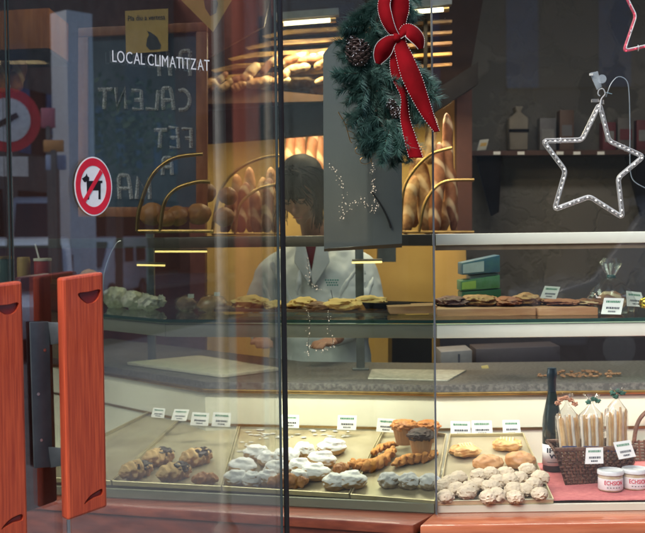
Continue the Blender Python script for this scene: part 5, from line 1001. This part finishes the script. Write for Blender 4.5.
# stars
ropeg = mat('rope_clear', (.66, .67, .70), .2, alpha=.42, coat=.5); 
for _m, _k in ((ropeg, .16),):
    _n = _m.node_tree; _b = _n.nodes['Principled BSDF']; _w = _n.nodes.new('ShaderNodeLayerWeight'); _w.inputs[0].default_value = .5; _p = _n.nodes.new('ShaderNodeMath'); _p.operation = 'MULTIPLY_ADD'; _p.inputs[1].default_value = .75; _p.inputs[2].default_value = _k
    _n.links.new(_w.outputs['Facing'], _p.inputs[0]); _n.links.new(_p.outputs[0], _b.inputs['Alpha'])
wirew = mat('frame_wire', (.75, .76, .78), .35)
def star(pts, Y, label, bulbm, rope_m, r, hook=None, nb=4.6):
    t = thing('star_light', label, 'star light', P(*pts[0], Y)); w = [P(x, y, Y) for x, y in pts]; loop = []
    n = len(w)
    for i in range(n):     # rounded corners
        a, b, c_ = w[i - 1], w[i], w[(i + 1) % n]; ra = (a - b).normalized() * .012; rc = (c_ - b).normalized() * .012
        for k in range(5): u = k / 4; loop.append((b + ra).lerp(b, u).lerp(b.lerp(b + rc, u), u))
    MB().tube(loop, r, 12, closed=True).build('rope_tube', rope_m, t)
    cen = sum(w, Vector()) / n; MB().tube([cen + (p - cen) * .955 + Vector((0, -.003, 0)) for p in loop], .0018, 8, closed=True).build('wire_frame', wirew, t)
    mb = MB(); cores = MB()
    for i in range(n):
        a, b = w[i], w[(i + 1) % n]; L = (b - a).length; m_ = max(2, int(L / (nb * M(Y))))
        for k in range(m_):
            p = a.lerp(b, (k + .5) / m_); d = (b - a).normalized() * .0028; cores.tube([p - d, p + d], .0019, 6)
            if k % 2 == 0: mb.blob(p + Vector((0, -.003, 0)), .0017, k, 0, 1, 1)
    cores.build('bulb_cores', mat('bulb_core_' + bulbm.name, tuple(bulbm.node_tree.nodes['Principled BSDF'].inputs['Base Color'].default_value[:3]), .3), t); mb.build('bulbs', bulbm, t)
    mb = MB()
    for i in range(n):   # clips
        p = w[i].lerp(w[(i + 1) % n], .45); mb.tube([p + Vector((0, 0, -.008)), p + Vector((0, -.007, 0)), p + Vector((0, 0, .008))], .0012, 6)
    mb.build('clips', wirew, t); return t
YS = 3.07
spts = [(599.5, 104), (609, 141), (643.5, 156.5), (618, 178), (622.5, 217.5), (589.5, 196.5), (554.5, 209.5), (565.5, 171), (543, 141), (582, 140)]
stt = star(spts, YS, 'white rope light star with a wire frame hanging at the right', emis('white_bulb', (1, .95, .9), 3), ropeg, .0072)
MB().tube(smooth_path([P(x, y, YS - .008) for x, y in [(600, 112), (601, 100), (605, 94), (603, 89), (599, 90), (598, 94), (600, 96)]], 5), .0017, 8).build('hook', wirew, stt)
MB().pbox(592, 99, 599, 102, YS - .006, .01).build('clamp', ropeg, stt)
MB().pbox(600, 100, 604, 104, YS - .006, .01).build('clamp', ropeg, stt)
sc2 = thing('suction_hook', 'clear plastic suction hook above the white star', 'hook', P(598, 82, YS - .02)); clr = mat('clear_plastic', (.6, .68, .75), .15, alpha=.38, coat=.8)
MB().slab([(589.5, 73), (598, 71), (602, 87), (597, 90)], YS - .03, .004).build('tab', clr, sc2, bevel=.001); MB().tube([P(602, 79, YS - .055), P(602, 79, YS - .045)], .012, 20).build('cup', clr, sc2); MB().pbox(589.5, 73.5, 593, 75.5, YS - .036, .003).build('tip', white, sc2)
MB().tube(smooth_path([P(x, y, YS) for x, y in [(606, 97), (611, 84), (618, 77), (626, 80), (629, 92), (630, 130), (630, 165), (633, 180), (645, 188)]], 6), .0016, 6).build('cable', mat('cable_clear', (.25, .3, .34), .2), stt)
MB().tube([P(604, 92, YS - .006), P(612, 94, YS - .006)], .0009, 5).build('cable_tie', mat('tie_blue', (.35, .55, .65), .3), stt)
rpts = [(626, -8), (636, 15), (672, 20), (650, 42), (654, 78), (636, 48.5)]
rpts = [(624.5, -6), (635.5, 16), (623.5, 51.5), (656, 44), (688, 62), (682, 28), (708, 6), (672, -2), (655, -34), (642, -4)]
star(rpts, YS, 'red rope light star cut by the top right corner', emis('red_bulb', (1, .04, .08), 3), mat('rope_red', (.75, .12, .18), .2, alpha=.7, coat=.6), .0042)
# ================================================================== THE BAKER
YB = 4.50
def W_(x, y, dy=0): return P(x, y, YB + dy)
skin = mat('skin', (.36, .185, .125), .55, c2=(.25, .12, .08), scale=9, bump=.1); hairm = mat('hair_dark', (.007, .005, .004), .6, spec=.15, c2=(.004, .003, .003), scale=60, stretch=(6, 6, .5)); coatm = mat('coat_white', (.60, .66, .69), .8, c2=(.44, .51, .54), scale=5, bump=.25, bscale=14)
per = thing('person', 'baker with dark hair in a pale blue white coat looking down behind the counter', 'person', (W_(315, 240).x, YB, 0))
def cap(mb, a, b, ra, rb, n=6):
    a = Vector(a); b = Vector(b); m_ = max(n, int((b - a).length / (min(ra, rb) * .35)))
    for i in range(m_ + 1): t = i / m_; mb.blob(a.lerp(b, t), ra + (rb - ra) * t, 0, 0, 1, 2)
bd = MB(); hc = W_(301, 192, -.12)
Fd = Vector((-.30, -.74, -.60)).normalized(); Rx = Fd.cross(upz).normalized(); Ux = Rx.cross(Fd).normalized(); HR = Matrix((Rx, Fd, Ux)).transposed()
def H(x, y, z): return hc + HR @ Vector((x, y, z))
def hb_(c, r, sub=3): bd.blob(H(*c), r, 0, 0, 1, sub, rot=HR.to_4x4())
hb_((0, -.01, .03), (.074, .092, .082), 4); hb_((0, .02, -.035), (.058, .066, .075), 4); hb_((0, .065, -.088), (.024, .024, .02)); hb_((.036, .05, -.03), (.026, .026, .028)); hb_((-.036, .05, -.03), (.026, .026, .028))
hb_((0, .075, .022), (.055, .018, .014)); hb_((0, .10, -.022), (.0115, .016, .014)); hb_((0, .088, .0), (.009, .014, .026)); hb_((0, .083, -.055), (.024, .010, .006)); hb_((0, .081, -.066), (.020, .010, .006))
for sx in (-1, 1): hb_((sx * .072, -.005, -.01), (.010, .02, .03)); hb_((sx * .031, .070, .004), (.015, .012, .010))
nb_ = W_(316, 243, .03); cap(bd, H(0, -.03, -.06), nb_, .048, .055)
hipc = Vector((W_(318, 300).x, YB + .05, .95)); ch = Vector((W_(317, 275).x, YB + .05, 1.30))
cap(bd, nb_, ch, .06, .10); cap(bd, ch, hipc, .10, .12)
for sx, sh, el, ha in ((-1, (264, 266), (250, 318), (263, 344)), (1, (368, 264), (378, 318), (322, 345))):
    s_ = W_(*sh, .06); e_ = W_(*el, .02); h_ = P(*ha, 4.18); cap(bd, s_ + Vector((-.03 * sx, .02, -.02)), e_, .038, .034); cap(bd, e_, h_.lerp(e_, .25), .038, .026)
    d = (h_ - e_).normalized(); d.z *= .3; d.normalize(); lat = d.cross(upz).normalized(); pm = h_.lerp(e_, .10); bd.blob(pm, (.038, .036, .018), 0, 0, 1, 3)
    for k in range(4):
        o = lat * (k - 1.5) * .019; L = (.055, .064, .06, .048)[k]; b0 = pm + o + d * .03; b1 = b0 + d * L * .5 + Vector((0, 0, .004)); b2_ = b1 + d * L * .4 - Vector((0, 0, .016)); cap(bd, b0 - d * .02, b1, .0095, .0085); cap(bd, b1, b2_, .0085, .007)
    tb = pm - lat * .034 * sx; cap(bd, tb, tb + d * .045 - lat * .012 * sx, .011, .0085)
for sx in (-1, 1): cap(bd, hipc + Vector((sx * .09, 0, -.03)), Vector((hipc.x + sx * .1, YB + .06, .5)), .085, .058); cap(bd, Vector((hipc.x + sx * .1, YB + .06, .5)), Vector((hipc.x + sx * .1, YB + .08, .09)), .055, .038); cap(bd, Vector((hipc.x + sx * .1, YB + .09, .045)), Vector((hipc.x + sx * .11, YB - .08, .04)), .04, .032)
body = bd.build('body', skin, per, mods=[('remesh', .0065), ('smooth', 3)])
ey = MB()
for sx in (-1, 1):
    ey.tube([H(sx * .031 + k * .007 - .014, .0815 - abs(k - 2) * .0012, .002 - (2 - abs(k - 2)) * .0012) for k in range(5)], .0014, 6)
    ey.tube([H(sx * .031 + (k * .009 - .018), .088 - abs(k - 2) * .002, .028 + (2 - abs(k - 2)) * .0012) for k in range(5)], .0022, 6)
ey.build('lashes_and_brows', hairm, per)
MB().tube([H(-.02, .0885, -.0605), H(-.008, .0945, -.060), H(.008, .0945, -.060), H(.02, .0885, -.0605)], .0025, 6).build('lips', mat('lip', (.32, .09, .08), .5), per)
hr = MB()
hr.blob(H(0, -.035, .05), (.090, .098, .088), 0, .03, 2, 4, rot=HR.to_4x4()); hr.blob(H(0, -.065, -.01), (.085, .07, .10), 0, .03, 2, 4, rot=HR.to_4x4())
random.seed(5)
for k in range(260):
    u = random.uniform(-1, 1); sx = 1 if u > 0 else -1; ax = abs(u)
    p0_ = H(sx * .01, .03 + random.uniform(-.03, .02), .125); p1_ = H(sx * (.05 + .03 * ax), .05 - .09 * ax, .085); p2_ = H(sx * (.078 + .012 * ax), .045 - .10 * ax, .01); p3_ = p2_ + Vector((random.uniform(-.015, .015) , random.uniform(-.02, .01), -random.uniform(.05, .15)))
    pts = smooth_path([p0_, p1_, p2_, p3_], 6); n = len(pts); jw = Vector((random.uniform(-.012, .012), random.uniform(-.012, .004), random.uniform(-.004, .008))); hr.tube([q_ + jw * math.sin(i * .35 + k) for i, q_ in enumerate(pts)], [.0042 * (1 - .8 * (i / n) ** 2) for i in range(n)], 5)
for k in range(70):     # fringe falling forward over the bowed face
    u = random.uniform(-1, 1); x_ = .06 * u
    pts = smooth_path([H(x_ * .4, .0, .128), H(x_ * .9, .075, .095), H(x_ * 1.15, .098 - .03 * abs(u), .045), H(x_ * 1.3 + .01 * (1 if u > 0 else -1), .095 - .04 * abs(u), .045 - random.uniform(.01, .035 + .06 * abs(u)))], 6); n = len(pts)
    hr.tube(pts, [.0040 * (1 - .8 * (i / n) ** 2) for i in range(n)], 5)
hr.build('hair', hairm, per)
ct = MB()
def c2(a, b, ra, rb, sx=1, sy=1): 
    a = Vector(a); b = Vector(b); m_ = max(6, int((b - a).length / .025))
    for i in range(m_ + 1): t = i / m_; q = ra + (rb - ra) * t; ct.blob(a.lerp(b, t), (q * sx, q * sy, q), 0, 0, 1, 3)
shl = W_(276, 272, .06); shr = W_(358, 270, .06); c2(shl, W_(302, 250, .05), .075, .05); c2(W_(330, 248, .05), shr, .05, .075)
c2(W_(317, 282, .05), Vector((hipc.x, YB + .05, 1.12)), .15, .17, 1.2, .85); c2(Vector((hipc.x, YB + .05, 1.12)), Vector((hipc.x, YB + .06, .62)), .165, .20, 1.2, .9)
for sh, el, ha in (((274, 278), (256, 318), (263, 344)), ((359, 276), (370, 318), (322, 345))):
    s_ = W_(*sh, .06); e_ = W_(*el, .02); h_ = P(*ha, 4.18); c2(s_, e_, .080, .074); c2(e_, h_.lerp(e_, .32), .060, .042)
random.seed(9)
for (xa, ya, xb, yb) in [(268, 262, 292, 300), (272, 258, 300, 322), (262, 275, 276, 318), (286, 300, 300, 330), (362, 262, 338, 300), (366, 268, 352, 322), (352, 300, 330, 330), (374, 275, 366, 312), (330, 296, 362, 308), (300, 262, 296, 300)]:
    a_ = P(xa, ya, YB - .095); b_ = P(xb, yb, YB - .125); m__ = a_.lerp(b_, .5) + Vector((random.uniform(-.01, .01), -.012, 0)); pts = smooth_path([a_, m__, b_], 8); ct.tube(pts, [.004 + .008 * math.sin(math.pi * (i + .5) / len(pts)) for i in range(len(pts))], 8)
ct.build('coat', coatm, per, mods=[('remesh', .010), ('smooth', 9), ('disp', .022, .16), ('disp', .010, .05)])
yf = YB - .115
MB().poly_prism([P(x, y, yf + .025) for x, y in [(300, 236), (322, 236), (313, 272), (309, 272)]], (0, .05, 0)).build('red_shirt', mat('shirt_red', (.16, .02, .03), .8), per)
for q in ([(297, 238), (303, 236), (312, 274), (309, 285), (294, 262)], [(318, 236), (326, 238), (330, 262), (313, 288), (311, 274)]): MB().poly_prism([P(x, y, yf) for x, y in q], (0, .04, 0)).build('lapel', coatm, per, bevel=.006)
mb = MB()
for k, (w, y) in enumerate([(15, 279.5), (11, 282), (12, 284.5)]):
    for j in range(int(w / 2.2)): mb.slab([(325 + k + j * 2.4, y), (326.6 + k + j * 2.4, y), (326.6 + k + j * 2.4, y + 1.3), (325 + k + j * 2.4, y + 1.3)], YB - .14, .02)
mb.build('chest_logo', mat('logo_teal', (.03, .22, .20), .7), per, smooth=False)
for (x0_, y0_, x1_, y1_) in ((331, 290, 333, 300),):
    MB().tube([P(x0_, y0_, YB - .14), P(x1_, y1_, YB - .14)], .0015, 6).build('pen', print_m, per)
